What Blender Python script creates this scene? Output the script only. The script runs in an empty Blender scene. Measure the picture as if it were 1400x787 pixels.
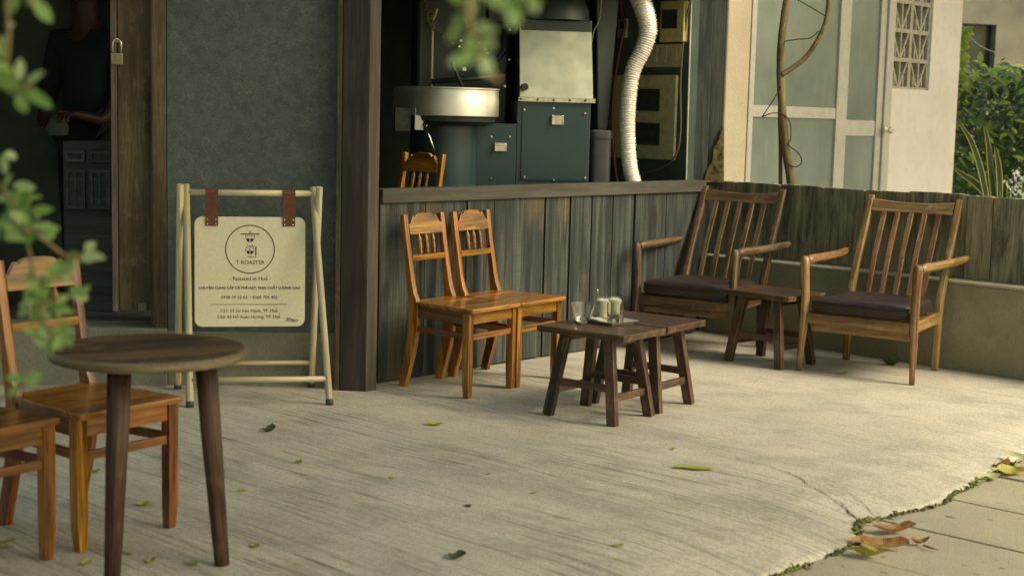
import bpy, bmesh, math, random
from mathutils import Vector, Matrix, noise
rnd = random.Random(7)
R = math.radians
scene = bpy.context.scene
col = scene.collection

# ------------------------------------------------------------------ camera
CAM_F, CAM_P, CAM_R, CAM_H = 1984.05, .117924, .0244416, 1.43588
cam_d = bpy.data.cameras.new('camera')
cam = bpy.data.objects.new('camera', cam_d); col.objects.link(cam)
fw = Vector((0, math.cos(CAM_P), -math.sin(CAM_P))); up = Vector((0, math.sin(CAM_P), math.cos(CAM_P))); rt = Vector((1, 0, 0))
c_, s_ = math.cos(CAM_R), math.sin(CAM_R)
rt2 = rt*c_ + up*s_      # image x axis
up2 = up*c_ - rt*s_
M = Matrix((rt2, up2, -fw)).transposed().to_4x4(); M.translation = (0, 0, CAM_H)
cam.matrix_world = M
cam_d.sensor_width = 36; cam_d.lens = CAM_F/1400*36
cam_d.clip_start = .05; cam_d.clip_end = 500
cam_d.dof.use_dof = True; cam_d.dof.focus_distance = 7.4; cam_d.dof.aperture_fstop = 3.0
scene.camera = cam

def ray(px, py):
    X, Y = px-700, py-393.5
    cx = X*c_ + Y*s_; cy = -X*s_ + Y*c_
    return rt*(cx/CAM_F) - up*(cy/CAM_F) + fw
def at(px, py, z=0.):               # photo pixel -> point on the level z
    d = ray(px, py); return Vector((0, 0, CAM_H)) + d*((z-CAM_H)/d.z)
def deep(px, py, Y):                # photo pixel -> point at depth Y
    d = ray(px, py); return Vector((0, 0, CAM_H)) + d*(Y/d.y)
def onwall(px, py, A, B):           # photo pixel -> point on an upright plane through A, B
    d = ray(px, py); n = Vector((-(B[1]-A[1]), B[0]-A[0], 0)); a = Vector((A[0], A[1], CAM_H))
    return Vector((0, 0, CAM_H)) + d*(n.dot(a-Vector((0, 0, CAM_H)))/n.dot(d))

# ------------------------------------------------------------------ materials
class NT:
    def __init__(s, name):
        s.m = bpy.data.materials.new(name); s.m.use_nodes = True; s.t = s.m.node_tree
        s.b = s.t.nodes['Principled BSDF']; s.out = s.t.nodes['Material Output']
    def n(s, typ, **kw):
        x = s.t.nodes.new(typ)
        for k, v in kw.items(): setattr(x, k, v)
        return x
    def l(s, a, b): s.t.links.new(a, b)
    def inp(s, node, sock, v):
        if hasattr(v, 'is_linked') or hasattr(v, 'links'): s.l(v, node.inputs[sock])
        else: node.inputs[sock].default_value = v
    def noise(s, vec, scale, detail=4, rough=.55, dist=0.):
        x = s.n('ShaderNodeTexNoise'); s.l(vec, x.inputs['Vector'])
        x.inputs['Scale'].default_value = scale; x.inputs['Detail'].default_value = detail
        x.inputs['Roughness'].default_value = rough; x.inputs['Distortion'].default_value = dist
        return x.outputs['Fac']
    def ramp(s, fac, stops):
        x = s.n('ShaderNodeValToRGB'); s.l(fac, x.inputs['Fac'])
        e = x.color_ramp.elements
        while len(e) < len(stops): e.new(.5)
        for el, (p, c) in zip(e, stops):
            el.position = p; el.color = (*c, 1) if hasattr(c, '__len__') else (c, c, c, 1)
        return x.outputs['Color']
    def mix(s, fac, a, b, mode='MIX'):
        x = s.n('ShaderNodeMix', data_type='RGBA', blend_type=mode)
        s.inp(x, 0, fac)
        for i, v in ((6, a), (7, b)):
            if hasattr(v, 'links'): s.l(v, x.inputs[i])
            else: x.inputs[i].default_value = (*v, 1) if hasattr(v, '__len__') else (v, v, v, 1)
        return x.outputs[2]
    def math(s, op, a, b=None):
        x = s.n('ShaderNodeMath', operation=op); s.inp(x, 0, a)
        if b is not None: s.inp(x, 1, b)
        return x.outputs[0]
    def scale(s, vec, sc):
        x = s.n('ShaderNodeVectorMath', operation='MULTIPLY'); s.l(vec, x.inputs[0]); x.inputs[1].default_value = sc
        return x.outputs[0]
    def add(s, a, b):
        x = s.n('ShaderNodeVectorMath', operation='ADD'); s.l(a, x.inputs[0]); s.l(b, x.inputs[1]); return x.outputs[0]
    def bump(s, h, strength=.3, dist=.01):
        x = s.n('ShaderNodeBump'); x.inputs['Strength'].default_value = strength; x.inputs['Distance'].default_value = dist
        s.l(h, x.inputs['Height']); s.l(x.outputs[0], s.b.inputs['Normal'])
    def uv(s, rand=True):
        u = s.n('ShaderNodeUVMap').outputs[0]
        if rand:
            r = s.n('ShaderNodeObjectInfo').outputs['Random']
            cx = s.n('ShaderNodeCombineXYZ'); x = s.math('MULTIPLY', r, 37.); s.l(x, cx.inputs[0]); s.l(x, cx.inputs[2])
            u = s.add(u, cx.outputs[0])
        return u
    def obj(s): return s.n('ShaderNodeTexCoord').outputs['Object']
    def pos(s): return s.n('ShaderNodeNewGeometry').outputs['Position']
    def set(s, **kw):
        for k, v in kw.items(): s.inp(s.b, k, v)

def wood(name, dark, mid, light, rough=.35, grain=26, coat=0., bump=.15, wear=None, wearamt=.5, spec=.5, edge=None):
    t = NT(name); u = t.uv()
    g = t.noise(t.scale(u, (1.6, grain, grain)), 1., 5, .6, .6)
    f = t.noise(t.scale(u, (6, grain*6, grain*6)), 1., 3, .6)
    b = t.noise(t.scale(u, (1.1, 3.5, 3.5)), 1., 3, .5)
    g2 = t.math('ADD', t.math('MULTIPLY', g, .7), t.math('MULTIPLY', b, .3))
    c = t.ramp(g2, [(.38, dark), (.49, mid), (.60, light)])
    c = t.mix(t.math('MULTIPLY', t.ramp(f, [(.38, 1.), (.52, 0.)]), .55), c, dark)
    r = t.n('ShaderNodeObjectInfo').outputs['Random']
    hsv = t.n('ShaderNodeHueSaturation'); t.l(c, hsv.inputs['Color'])
    t.l(t.math('ADD', t.math('MULTIPLY', r, .45), .75), hsv.inputs['Value'])
    t.l(t.math('ADD', t.math('MULTIPLY', t.math('FRACT', t.math('MULTIPLY', r, 7.13)), .030), .489), hsv.inputs['Hue']); c = hsv.outputs[0]
    if wear:
        w = t.noise(t.obj(), 9, 6, .7); w2 = t.noise(t.scale(u, (5, 40, 40)), 1., 4, .7)
        wm = t.ramp(t.math('ADD', t.math('MULTIPLY', w, .6), t.math('MULTIPLY', w2, .4)), [(.52, 0.), (.62, 1.)])
        c = t.mix(t.math('MULTIPLY', wm, wearamt), c, wear)
    if edge:
        bv = t.n('ShaderNodeBevel', samples=4); bv.inputs['Radius'].default_value = .007
        dt = t.n('ShaderNodeVectorMath', operation='DOT_PRODUCT'); t.l(bv.outputs[0], dt.inputs[0]); t.l(t.n('ShaderNodeNewGeometry').outputs['Normal'], dt.inputs[1])
        em_ = t.math('MULTIPLY', t.ramp(dt.outputs['Value'], [(.80, 1.), (.97, 0.)]), t.ramp(t.noise(t.obj(), 14, 4, .65), [(.42, 0.), (.60, 1.)]))
        c = t.mix(t.math('MULTIPLY', em_, .75), c, edge)
    t.set(**{'Base Color': c, 'Roughness': t.math('ADD', t.math('MULTIPLY', f, .25), rough-.1)})
    t.b.inputs['Specular IOR Level'].default_value = spec
    if coat: t.b.inputs['Coat Weight'].default_value = coat; t.b.inputs['Coat Roughness'].default_value = .12
    t.bump(t.math('ADD', g, f), bump, .002)
    return t.m

def plain(name, c, rough=.5, metal=0., var=.15, scale=20., spec=.5, bump=0.):
    t = NT(name); o = t.obj()
    n = t.noise(o, scale, 5, .6)
    a = tuple(x*(1-var) for x in c); b = tuple(min(1, x*(1+var)) for x in c)
    t.set(**{'Base Color': t.ramp(n, [(.3, a), (.7, b)]), 'Roughness': t.math('ADD', t.math('MULTIPLY', n, .2), rough-.1), 'Metallic': metal})
    t.b.inputs['Specular IOR Level'].default_value = spec
    if bump: t.bump(n, bump, .003)
    return t.m

MAT = {}
MAT['orange'] = wood('orange_varnished_wood', (.11, .034, .006), (.31, .115, .015), (.48, .205, .028), .27, 20, .3, .08, (.17, .075, .018), .35, .5, (.55, .30, .07))
MAT['redwood'] = wood('red_brown_varnished_wood', (.07, .022, .008), (.17, .055, .016), (.25, .09, .025), .28, 22, .3, .08)
MAT['stool'] = wood('dark_worn_wood', (.020, .009, .005), (.060, .027, .014), (.115, .055, .028), .42, 20, .1, .15, (.24, .155, .09), .5, .5, (.34, .22, .12))
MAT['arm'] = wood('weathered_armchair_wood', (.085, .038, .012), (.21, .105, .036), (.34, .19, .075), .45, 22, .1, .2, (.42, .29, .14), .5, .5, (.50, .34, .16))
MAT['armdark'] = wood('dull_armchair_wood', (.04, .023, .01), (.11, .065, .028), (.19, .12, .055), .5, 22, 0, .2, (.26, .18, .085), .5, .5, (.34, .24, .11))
MAT['table'] = wood('dark_table_wood', (.034, .014, .005), (.10, .046, .017), (.165, .085, .032), .62, 10, 0, .15, (.19, .125, .05), .6, .22, (.25, .19, .09))
MAT['rim'] = wood('table_edge_wood', (.07, .05, .022), (.15, .115, .058), (.23, .18, .10), .5, 14, 0, .15)
MAT['tleg'] = wood('table_leg_wood', (.026, .014, .010), (.062, .035, .024), (.11, .065, .043), .55, 12, 0, .2, (.18, .12, .075), .55, .3)
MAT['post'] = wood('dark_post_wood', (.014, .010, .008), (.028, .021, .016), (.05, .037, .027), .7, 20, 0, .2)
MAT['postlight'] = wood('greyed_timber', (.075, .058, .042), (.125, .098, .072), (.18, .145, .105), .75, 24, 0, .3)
MAT['postteal'] = wood('dark_teal_timber', (.012, .017, .015), (.030, .040, .035), (.06, .07, .06), .7, 18, 0, .25)
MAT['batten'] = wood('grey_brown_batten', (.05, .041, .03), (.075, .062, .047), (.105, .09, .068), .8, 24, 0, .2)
MAT['door'] = wood('old_door_wood', (.04, .027, .013), (.085, .060, .028), (.14, .105, .05), .65, 16, 0, .25, (.22, .18, .11), .4)
MAT['bamboo'] = wood('pale_pole_wood', (.42, .34, .19), (.55, .46, .28), (.66, .57, .38), .45, 16, 0, .05)
MAT['bark'] = wood('stem_bark', (.09, .06, .025), (.19, .13, .055), (.30, .22, .10), .8, 10, 0, .5)

def plankmat():
    t = NT('teal_weathered_planks'); u = t.uv()
    g = t.noise(t.scale(u, (1.2, 22, 22)), 1., 6, .65, .4)
    f = t.noise(t.scale(u, (3, 110, 110)), 1., 3, .6)
    s = t.noise(t.scale(u, (70, 3, 3)), 1., 2, .6)        # saw marks across the boards
    b = t.noise(t.scale(u, (1.6, 4, 4)), 1., 4, .6)
    c = t.ramp(g, [(.36, (.008, .011, .010)), (.49, (.030, .039, .035)), (.62, (.082, .092, .075))])
    c = t.mix(t.ramp(b, [(.54, 0.), (.64, .7)]), c, (.115, .08, .034))
    c = t.mix(t.ramp(t.noise(t.scale(u, (1.1, 30, 30)), 1.3, 3, .6), [(.66, 0.), (.74, .8)]), c, (.24, .155, .05))
    c = t.mix(t.math('MULTIPLY', t.ramp(f, [(.3, 1.), (.55, 0.)]), .6), c, (.012, .016, .014))
    c = t.mix(t.math('MULTIPLY', t.ramp(s, [(.35, 1.), (.6, 0.)]), .25), c, (.02, .026, .022))
    kn = t.n('ShaderNodeTexVoronoi'); t.l(t.scale(u, (2.2, 6, 6)), kn.inputs['Vector']); kn.inputs['Scale'].default_value = 1.; kn.inputs['Randomness'].default_value = 1.
    c = t.mix(t.ramp(kn.outputs['Distance'], [(.10, .85), (.2, 0.)]), c, (.015, .014, .012))
    t.set(**{'Base Color': c, 'Roughness': .7}); t.bump(t.math('ADD', g, f), .45, .005)
    return t.m
MAT['plank'] = plankmat()
def fencemat():
    t = NT('mossy_grey_boards'); u = t.uv()
    g = t.noise(t.scale(u, (2.2, 16, 16)), 1., 6, .65, .5)
    f = t.noise(t.scale(u, (5, 90, 90)), 1., 3, .6)
    b = t.noise(t.scale(u, (3, 6, 6)), 1., 5, .7)
    c = t.ramp(g, [(.36, (.09, .086, .055)), (.5, (.23, .22, .145)), (.63, (.38, .35, .23))])
    c = t.mix(t.ramp(b, [(.52, 0.), (.7, .6)]), c, (.11, .11, .055))
    r = t.n('ShaderNodeObjectInfo').outputs['Random']
    c = t.mix(t.ramp(r, [(.6, 0.), (.95, .55)]), c, (.38, .31, .17))
    c = t.mix(t.math('MULTIPLY', t.ramp(f, [(.3, 1.), (.55, 0.)]), .5), c, (.022, .02, .013))
    t.set(**{'Base Color': c, 'Roughness': .85}); t.bump(t.math('ADD', g, f), .5, .005)
    return t.m
MAT['fence'] = fencemat()

EH = Vector((.6782, .7349, 0)); MH = Vector((.7349, -.6782, 0))     # along the cafe front / towards the street
def floormat(name, light, midc, dark, streak=1.):
    t = NT(name); p = t.pos()
    # broom marks: direction on the ground, slowly turning
    def rot(vec, ang):
        x = t.n('ShaderNodeVectorRotate', rotation_type='Z_AXIS'); t.l(vec, x.inputs['Vector']); x.inputs['Angle'].default_value = ang; return x.outputs[0]
    warp = t.n('ShaderNodeTexNoise'); t.l(p, warp.inputs['Vector']); warp.inputs['Scale'].default_value = .7; warp.inputs['Detail'].default_value = 2
    pw = t.add(p, t.scale(warp.outputs['Color'], (.2, .2, 0)))
    a = rot(pw, R(43))
    s1 = t.noise(t.scale(a, (1.3, 34, 1)), 1., 6, .68, .15)
    s2 = t.noise(t.scale(a, (2.2, 85, 1)), 1., 4, .65)
    big = t.noise(p, .9, 4, .6); mid = t.noise(p, 5, 6, .65); fine = t.noise(p, 130, 3, .7)
    patch = t.noise(t.scale(a, (.55, 2.6, 1)), 1., 4, .6, .5)
    c = t.ramp(big, [(.3, midc), (.65, light)])
    c = t.mix(t.math('MULTIPLY', t.ramp(mid, [(.35, 1.), (.62, 0.)]), .45), c, midc)
    gb_ = t.noise(t.scale(p, (1, 1.4, 1)), 2.6, 7, .72)
    c = t.mix(t.ramp(gb_, [(.47, 0.), (.62, .5)]), c, tuple(x*.60*k for x, k in zip(midc, (.97, 1.03, 1.0))))
    st2 = t.noise(t.scale(a, (.5, 1.6, 1)), 1.3, 5, .65)
    c = t.mix(t.ramp(st2, [(.50, 0.), (.70, .55)]), c, tuple(x*.52 for x in midc))
    sx = t.n('ShaderNodeSeparateXYZ'); t.l(pw, sx.inputs[0])
    side = t.ramp(t.math('ADD', sx.outputs[0], t.math('MULTIPLY', t.math('SUBTRACT', sx.outputs[1], 5.2), .3)), [(.95, 1.), (1., .35)]) if False else t.math('SUBTRACT', 1., t.math('MULTIPLY', t.ramp(t.math('MULTIPLY', t.math('ADD', sx.outputs[0], t.math('MULTIPLY', t.math('SUBTRACT', sx.outputs[1], 5.2), .3)), .4), [(.50, 0.), (.60, 1.)]), .6))
    sm = t.math('MULTIPLY', t.ramp(s1, [(.51, 0.), (.64, 1.)]), t.ramp(patch, [(.40, .12), (.54, 1.)]))
    c = t.mix(t.math('MULTIPLY', t.math('MULTIPLY', t.math('MULTIPLY', sm, t.ramp(t.noise(p, 24, 5, .75), [(.38, .25), (.54, 1.)])), side), 1.*streak), c, dark)
    c = t.mix(t.math('MULTIPLY', t.ramp(s2, [(.54, 0.), (.64, 1.)]), t.math('MULTIPLY', side, .3*streak)), c, dark)
    c = t.mix(t.math('MULTIPLY', t.ramp(s2, [(.36, 1.), (.46, 0.)]), .3*streak), c, tuple(min(1, x*1.25) for x in light))
    c = t.mix(t.math('MULTIPLY', t.ramp(fine, [(.38, 1.), (.5, 0.)]), .5), c, dark)
    t.set(**{'Base Color': c, 'Roughness': .82})
    t.b.inputs['Specular IOR Level'].default_value = .25
    grit = t.noise(p, 48, 4, .75)
    c = t.mix(t.math('MULTIPLY', t.ramp(grit, [(.38, 1.), (.52, 0.)]), .26), c, dark)
    c = t.mix(t.math('MULTIPLY', t.ramp(grit, [(.54, 0.), (.66, 1.)]), .22), c, tuple(min(1, x*1.25) for x in light))
    t.set(**{'Base Color': c})
    h = t.math('ADD', t.math('MULTIPLY', t.math('MULTIPLY', s1, side), streak), t.math('ADD', t.math('MULTIPLY', t.math('MULTIPLY', s2, side), .4*streak), t.math('MULTIPLY', fine, .35)))
    t.bump(h, .26, .004)
    return t.m
MAT['floor'] = floormat('brushed_concrete', (.60, .525, .42), (.47, .425, .34), (.14, .136, .108))
def stonemat(name, light, midc, dark, pits=True):
    t = NT(name); p = t.pos()
    big = t.noise(p, 1.6, 5, .6); mid = t.noise(p, 11, 6, .7); fine = t.noise(p, 120, 3, .7)
    c = t.ramp(big, [(.35, midc), (.65, light)])
    c = t.mix(t.math('MULTIPLY', t.ramp(mid, [(.35, 1.), (.55, 0.)]), .5), c, midc)
    c = t.mix(t.math('MULTIPLY', t.ramp(fine, [(.35, 1.), (.5, 0.)]), .4), c, dark)
    h = t.math('ADD', mid, fine)
    if pits:
        x = t.n('ShaderNodeVectorRotate', rotation_type='Z_AXIS'); t.l(p, x.inputs['Vector']); x.inputs['Angle'].default_value = R(25)
        v = t.noise(t.scale(x.outputs[0], (11, 26, 1)), 1., 2, .5)
        pm = t.ramp(v, [(.70, 0.), (.74, 1.)]); c = t.mix(t.math('MULTIPLY', pm, .85), c, dark)
        h = t.math('SUBTRACT', h, t.math('MULTIPLY', pm, 3.))
    t.set(**{'Base Color': c, 'Roughness': .9}); t.b.inputs['Specular IOR Level'].default_value = .2
    t.bump(h, .5, .006)
    return t.m
MAT['paving'] = stonemat('paving_stone', (.44, .38, .27), (.34, .30, .22), (.07, .065, .045))
MAT['conc'] = stonemat('raw_concrete', (.30, .29, .225), (.20, .20, .155), (.07, .072, .055), False)
MAT['mossconc'] = stonemat('mossy_concrete', (.36, .33, .22), (.25, .235, .145), (.09, .095, .055), False)
MAT['ledge'] = stonemat('pale_concrete_ledge', (.5, .46, .33), (.38, .35, .25), (.16, .15, .1), False)
MAT['ground'] = plain('bare_ground', (.2, .18, .13), .9, 0, .3, 3)

def tealwall():
    t = NT('dark_teal_render'); p = t.pos()
    big = t.noise(p, 2.2, 5, .65); mid = t.noise(p, 14, 6, .7); fine = t.noise(p, 160, 3, .7)
    c = t.ramp(big, [(.28, (.092, .120, .108)), (.72, (.150, .184, .166))])
    c = t.mix(t.math('MULTIPLY', t.ramp(mid, [(.4, 1.), (.6, 0.)]), .4), c, (.038, .05, .047))
    x = t.n('ShaderNodeTexVoronoi', feature='DISTANCE_TO_EDGE'); t.l(t.add(t.scale(p, (1, 1, 1.4)), t.scale(t.n('ShaderNodeTexNoise').outputs['Color'], (.3, .3, .3))), x.inputs['Vector']); x.inputs['Scale'].default_value = 17
    scr = t.math('MULTIPLY', t.ramp(x.outputs['Distance'], [(0., 1.), (.03, 0.)]), t.ramp(t.noise(p, 7, 3, .6), [(.52, 0.), (.62, 1.)]))
    c = t.mix(t.math('MULTIPLY', scr, .8), c, (.28, .28, .22))
    c = t.mix(t.ramp(t.noise(p, 60, 3, .6), [(.63, 0.), (.72, .45)]), c, (.26, .27, .22))
    c = t.mix(t.math('MULTIPLY', t.ramp(fine, [(.35, 1.), (.55, 0.)]), .5), c, (.025, .034, .032))
    t.set(**{'Base Color': c, 'Roughness': .7}); t.bump(t.math('ADD', mid, fine), .4, .004)
    return t.m
MAT['teal'] = tealwall()
def whitewall():
    t = NT('stained_white_render'); p = t.pos()
    big = t.noise(p, 1.3, 5, .65); mid = t.noise(p, 12, 5, .65); fine = t.noise(p, 120, 3, .7)
    st = t.noise(t.scale(p, (9, 9, .9)), 1., 4, .6)
    c = t.ramp(big, [(.3, (.69, .61, .57)), (.7, (.78, .71, .67))])
    c = t.mix(t.math('MULTIPLY', t.ramp(st, [(.52, 0.), (.75, 1.)]), .16), c, (.50, .42, .33))
    c = t.mix(t.math('MULTIPLY', t.ramp(mid, [(.35, 1.), (.5, 0.)]), .18), c, (.5, .42, .3))
    t.set(**{'Base Color': c, 'Roughness': .85}); t.bump(t.math('ADD', mid, fine), .3, .004)
    return t.m
MAT['white'] = whitewall()
MAT['column'] = stonemat('yellowed_column_render', (.56, .48, .36), (.48, .40, .29), (.26, .21, .13), False)
MAT['block'] = plain('grey_vent_block', (.42, .38, .31), .85, 0, .25, 30, .2, .3)
MAT['alu'] = plain('dull_aluminium', (.50, .46, .42), .5, .25, .12, 15)
def panemat():
    t = NT('frosted_green_glass'); p = t.pos()
    n = t.noise(p, 1.8, 4, .6); st = t.noise(t.scale(p, (14, 14, 2)), 1., 4, .6)
    c = t.ramp(n, [(.3, (.15, .185, .16)), (.7, (.24, .275, .245))])
    c = t.mix(t.ramp(st, [(.6, 0.), (.8, .3)]), c, (.36, .40, .34))
    t.set(**{'Base Color': c, 'Roughness': .16}); t.bump(n, .05, .01)
    return t.m
MAT['pane'] = panemat()
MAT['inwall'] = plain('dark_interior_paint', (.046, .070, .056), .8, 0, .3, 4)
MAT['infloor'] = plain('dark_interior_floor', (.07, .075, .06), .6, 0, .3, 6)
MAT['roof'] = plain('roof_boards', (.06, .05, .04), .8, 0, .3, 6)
MAT['machine'] = plain('blue_green_enamel', (.018, .041, .044), .34, 0, .12, 60)
MAT['machdark'] = plain('dark_machine_paint', (.026, .040, .034), .4, 0, .2, 20)
MAT['hood'] = plain('grey_duct_paint', (.045, .052, .052), .55, 0, .2, 12)
def steel(name, c, rough, sc=(2, 2, 60)):
    t = NT(name); o = t.obj(); n = t.noise(t.scale(o, sc), 1., 4, .6); b = t.noise(o, 5, 3, .6)
    t.set(**{'Base Color': t.ramp(b, [(.3, tuple(x*.8 for x in c)), (.7, c)]), 'Metallic': 1., 'Roughness': t.math('ADD', t.math('MULTIPLY', n, .22), rough-.1)})
    t.bump(t.math('ADD', t.math('MULTIPLY', n, .3), b), .12, .004)
    return t.m
MAT['steel'] = steel('brushed_steel', (.72, .70, .62), .46)
MAT['sheet'] = steel('buffed_sheet_steel', (.80, .78, .58), .33, (9, 9, 9))
MAT['chrome'] = plain('polished_metal', (.82, .78, .68), .2, 1., .1, 20)
MAT['duct'] = plain('ribbed_foil', (.84, .80, .72), .42, .35, .1, 40)
MAT['brass'] = plain('dull_brass', (.42, .36, .20), .35, .9, .2, 60)
MAT['black'] = plain('black_plastic', (.012, .013, .012), .4)
MAT['screen'] = plain('dark_meter_glass', (.03, .037, .03), .15, 0, .3, 30)
MAT['yellowbox'] = plain('yellowed_plastic', (.42, .38, .12), .5, 0, .15, 25)
MAT['olive'] = plain('olive_meter_board', (.34, .33, .17), .6, 0, .2, 20)
MAT['greypl'] = plain('yellowed_white_plastic', (.36, .34, .22), .5, 0, .2, 20)
MAT['cable'] = plain('cable_sheath', (.10, .10, .075), .5)
MAT['redcable'] = plain('brown_cable', (.10, .035, .02), .5)
MAT['bin'] = plain('grey_bin_plastic', (.055, .06, .062), .5, 0, .12, 15)
MAT['dwire'] = plain('dark_tendril', (.02, .022, .012), .7)
def leather():
    t = NT('dark_brown_leather'); o = t.obj(); n = t.noise(o, 35, 5, .7); b = t.noise(o, 6, 3, .6)
    t.set(**{'Base Color': t.ramp(b, [(.3, (.017, .011, .010)), (.7, (.042, .027, .023))]), 'Roughness': t.math('ADD', t.math('MULTIPLY', n, .3), .28)})
    t.bump(t.math('ADD', n, t.math('MULTIPLY', b, 2.)), .4, .006); return t.m
MAT['leather'] = leather()
MAT['strap'] = plain('brown_strap_leather', (.13, .05, .025), .5, 0, .25, 50, .4, .3)
MAT['board'] = plain('cream_sign_board', (.76, .70, .51), .65, 0, .06, 60)
MAT['ink'] = plain('dark_brown_print', (.045, .016, .012), .6)
MAT['inkgrey'] = plain('grey_print', (.09, .075, .055), .6)
MAT['inkblue'] = plain('blue_black_ink', (.018, .026, .035), .6)
def glassm():
    t = NT('clear_glass'); n = t.noise(t.obj(), 20, 2, .5)
    t.set(**{'Base Color': (.97, .98, .96, 1), 'Roughness': t.math('MULTIPLY', n, .04), 'Transmission Weight': 1., 'IOR': 1.45}); return t.m
MAT['glass'] = glassm()
MAT['milk'] = plain('milky_coffee', (.74, .68, .50), .4, 0, .12, 60)
MAT['foam'] = plain('pale_foam', (.84, .80, .68), .7, 0, .12, 120, .3, .5)
MAT['water'] = glassm(); MAT['water'].name = 'water'
MAT['paper'] = plain('white_paper', (.74, .70, .62), .8, 0, .06, 40)
MAT['trayw'] = plain('pale_tray', (.56, .52, .43), .4, .3, .1, 40)
MAT['moss'] = plain('green_moss', (.13, .14, .03), .95, 0, .6, 60)
MAT['barkmoss'] = plain('ochre_bark_moss', (.11, .088, .035), .95, 0, .85, 28, .3, 1.)
MAT['dirt'] = plain('joint_dirt', (.055, .052, .03), .95, 0, .5, 40)
MAT['crack'] = plain('crack_shadow_dirt', (.045, .042, .03), .95, 0, .4, 40)
def leafm(name, a, b, trans=.35, rough=.45, sc=14, nw=.4):
    t = NT(name); o = t.obj(); n = t.noise(o, sc, 5, .65)
    r = t.n('ShaderNodeNewGeometry').outputs['Random Per Island']
    c = t.ramp(t.math('ADD', t.math('MULTIPLY', n, nw), t.math('MULTIPLY', r, 1-nw)), [(.2 if nw < .5 else .36, a), (.8 if nw < .5 else .62, b)])
    if nw > .5:
        u = t.uv(False); vn = t.n('ShaderNodeTexWave'); t.l(t.scale(u, (1, 1, 1)), vn.inputs['Vector']); vn.inputs['Scale'].default_value = 40; vn.inputs['Distortion'].default_value = 3.
        c = t.mix(t.math('MULTIPLY', vn.outputs['Fac'], .3), c, tuple(x*.5 for x in a)); t.bump(t.math('ADD', n, vn.outputs['Fac']), .4, .003)
    t.set(**{'Base Color': c, 'Roughness': rough})
    tr = t.n('ShaderNodeBsdfTranslucent'); t.l(c, tr.inputs['Color'])
    ms = t.n('ShaderNodeMixShader'); ms.inputs[0].default_value = trans
    t.l(t.b.outputs[0], ms.inputs[1]); t.l(tr.outputs[0], ms.inputs[2]); t.l(ms.outputs[0], t.out.inputs['Surface'])
    return t.m
MAT['leaf'] = leafm('fresh_leaf', (.14, .28, .06), (.34, .48, .14), .5)
MAT['crownleaf'] = leafm('crown_leaf', (.04, .09, .02), (.12, .2, .05))
MAT['leafpale'] = leafm('pale_leaf', (.27, .39, .14), (.46, .56, .28), .5)
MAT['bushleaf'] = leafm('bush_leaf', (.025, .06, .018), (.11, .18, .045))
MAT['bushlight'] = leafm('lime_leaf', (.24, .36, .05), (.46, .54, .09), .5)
MAT['yellowleaf'] = leafm('yellow_fallen_leaf', (.30, .27, .03), (.46, .40, .06), .15, .55, 38, .9)
MAT['limeleaf'] = leafm('yellow_green_fallen_leaf', (.24, .29, .025), (.46, .46, .05), .15, .55, 38, .9)
MAT['darkleaf'] = leafm('dark_green_fallen_leaf', (.025, .05, .012), (.07, .10, .025), .1, .55, 38, .9)
MAT['brownleaf'] = leafm('brown_dry_leaf', (.20, .085, .028), (.52, .28, .085), .25, .55, 38, .9)
MAT['paleleaf'] = leafm('pale_green_dry_leaf', (.34, .36, .16), (.50, .50, .26), .15, .55, 38, .9)
MAT['snake'] = plain('snake_plant_green', (.05, .09, .04), .45, 0, .4, 14)
MAT['snakeedge'] = plain('snake_plant_yellow_margin', (.34, .31, .07), .45, 0, .15, 14)
MAT['petal'] = leafm('white_petal', (.60, .62, .56), (.75, .75, .70), .3)
MAT['skin'] = plain('skin', (.055, .026, .017), .55, 0, .1, 20)
MAT['cloth'] = plain('dark_cloth', (.012, .018, .017), .95, 0, .25, 30)
MAT['hair'] = plain('black_hair', (.01, .009, .008), .5)
MAT['palecloth'] = plain('pale_cloth', (.08, .087, .077), .9, 0, .1, 30)
MAT['cabinet'] = wood('grey_cabinet_wood', (.035, .042, .036), (.06, .068, .058), (.085, .095, .08), .7, 20, 0, .2)
MAT['farwall'] = plain('far_grey_render', (.17, .16, .12), .9, 0, .25, 2)

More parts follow.
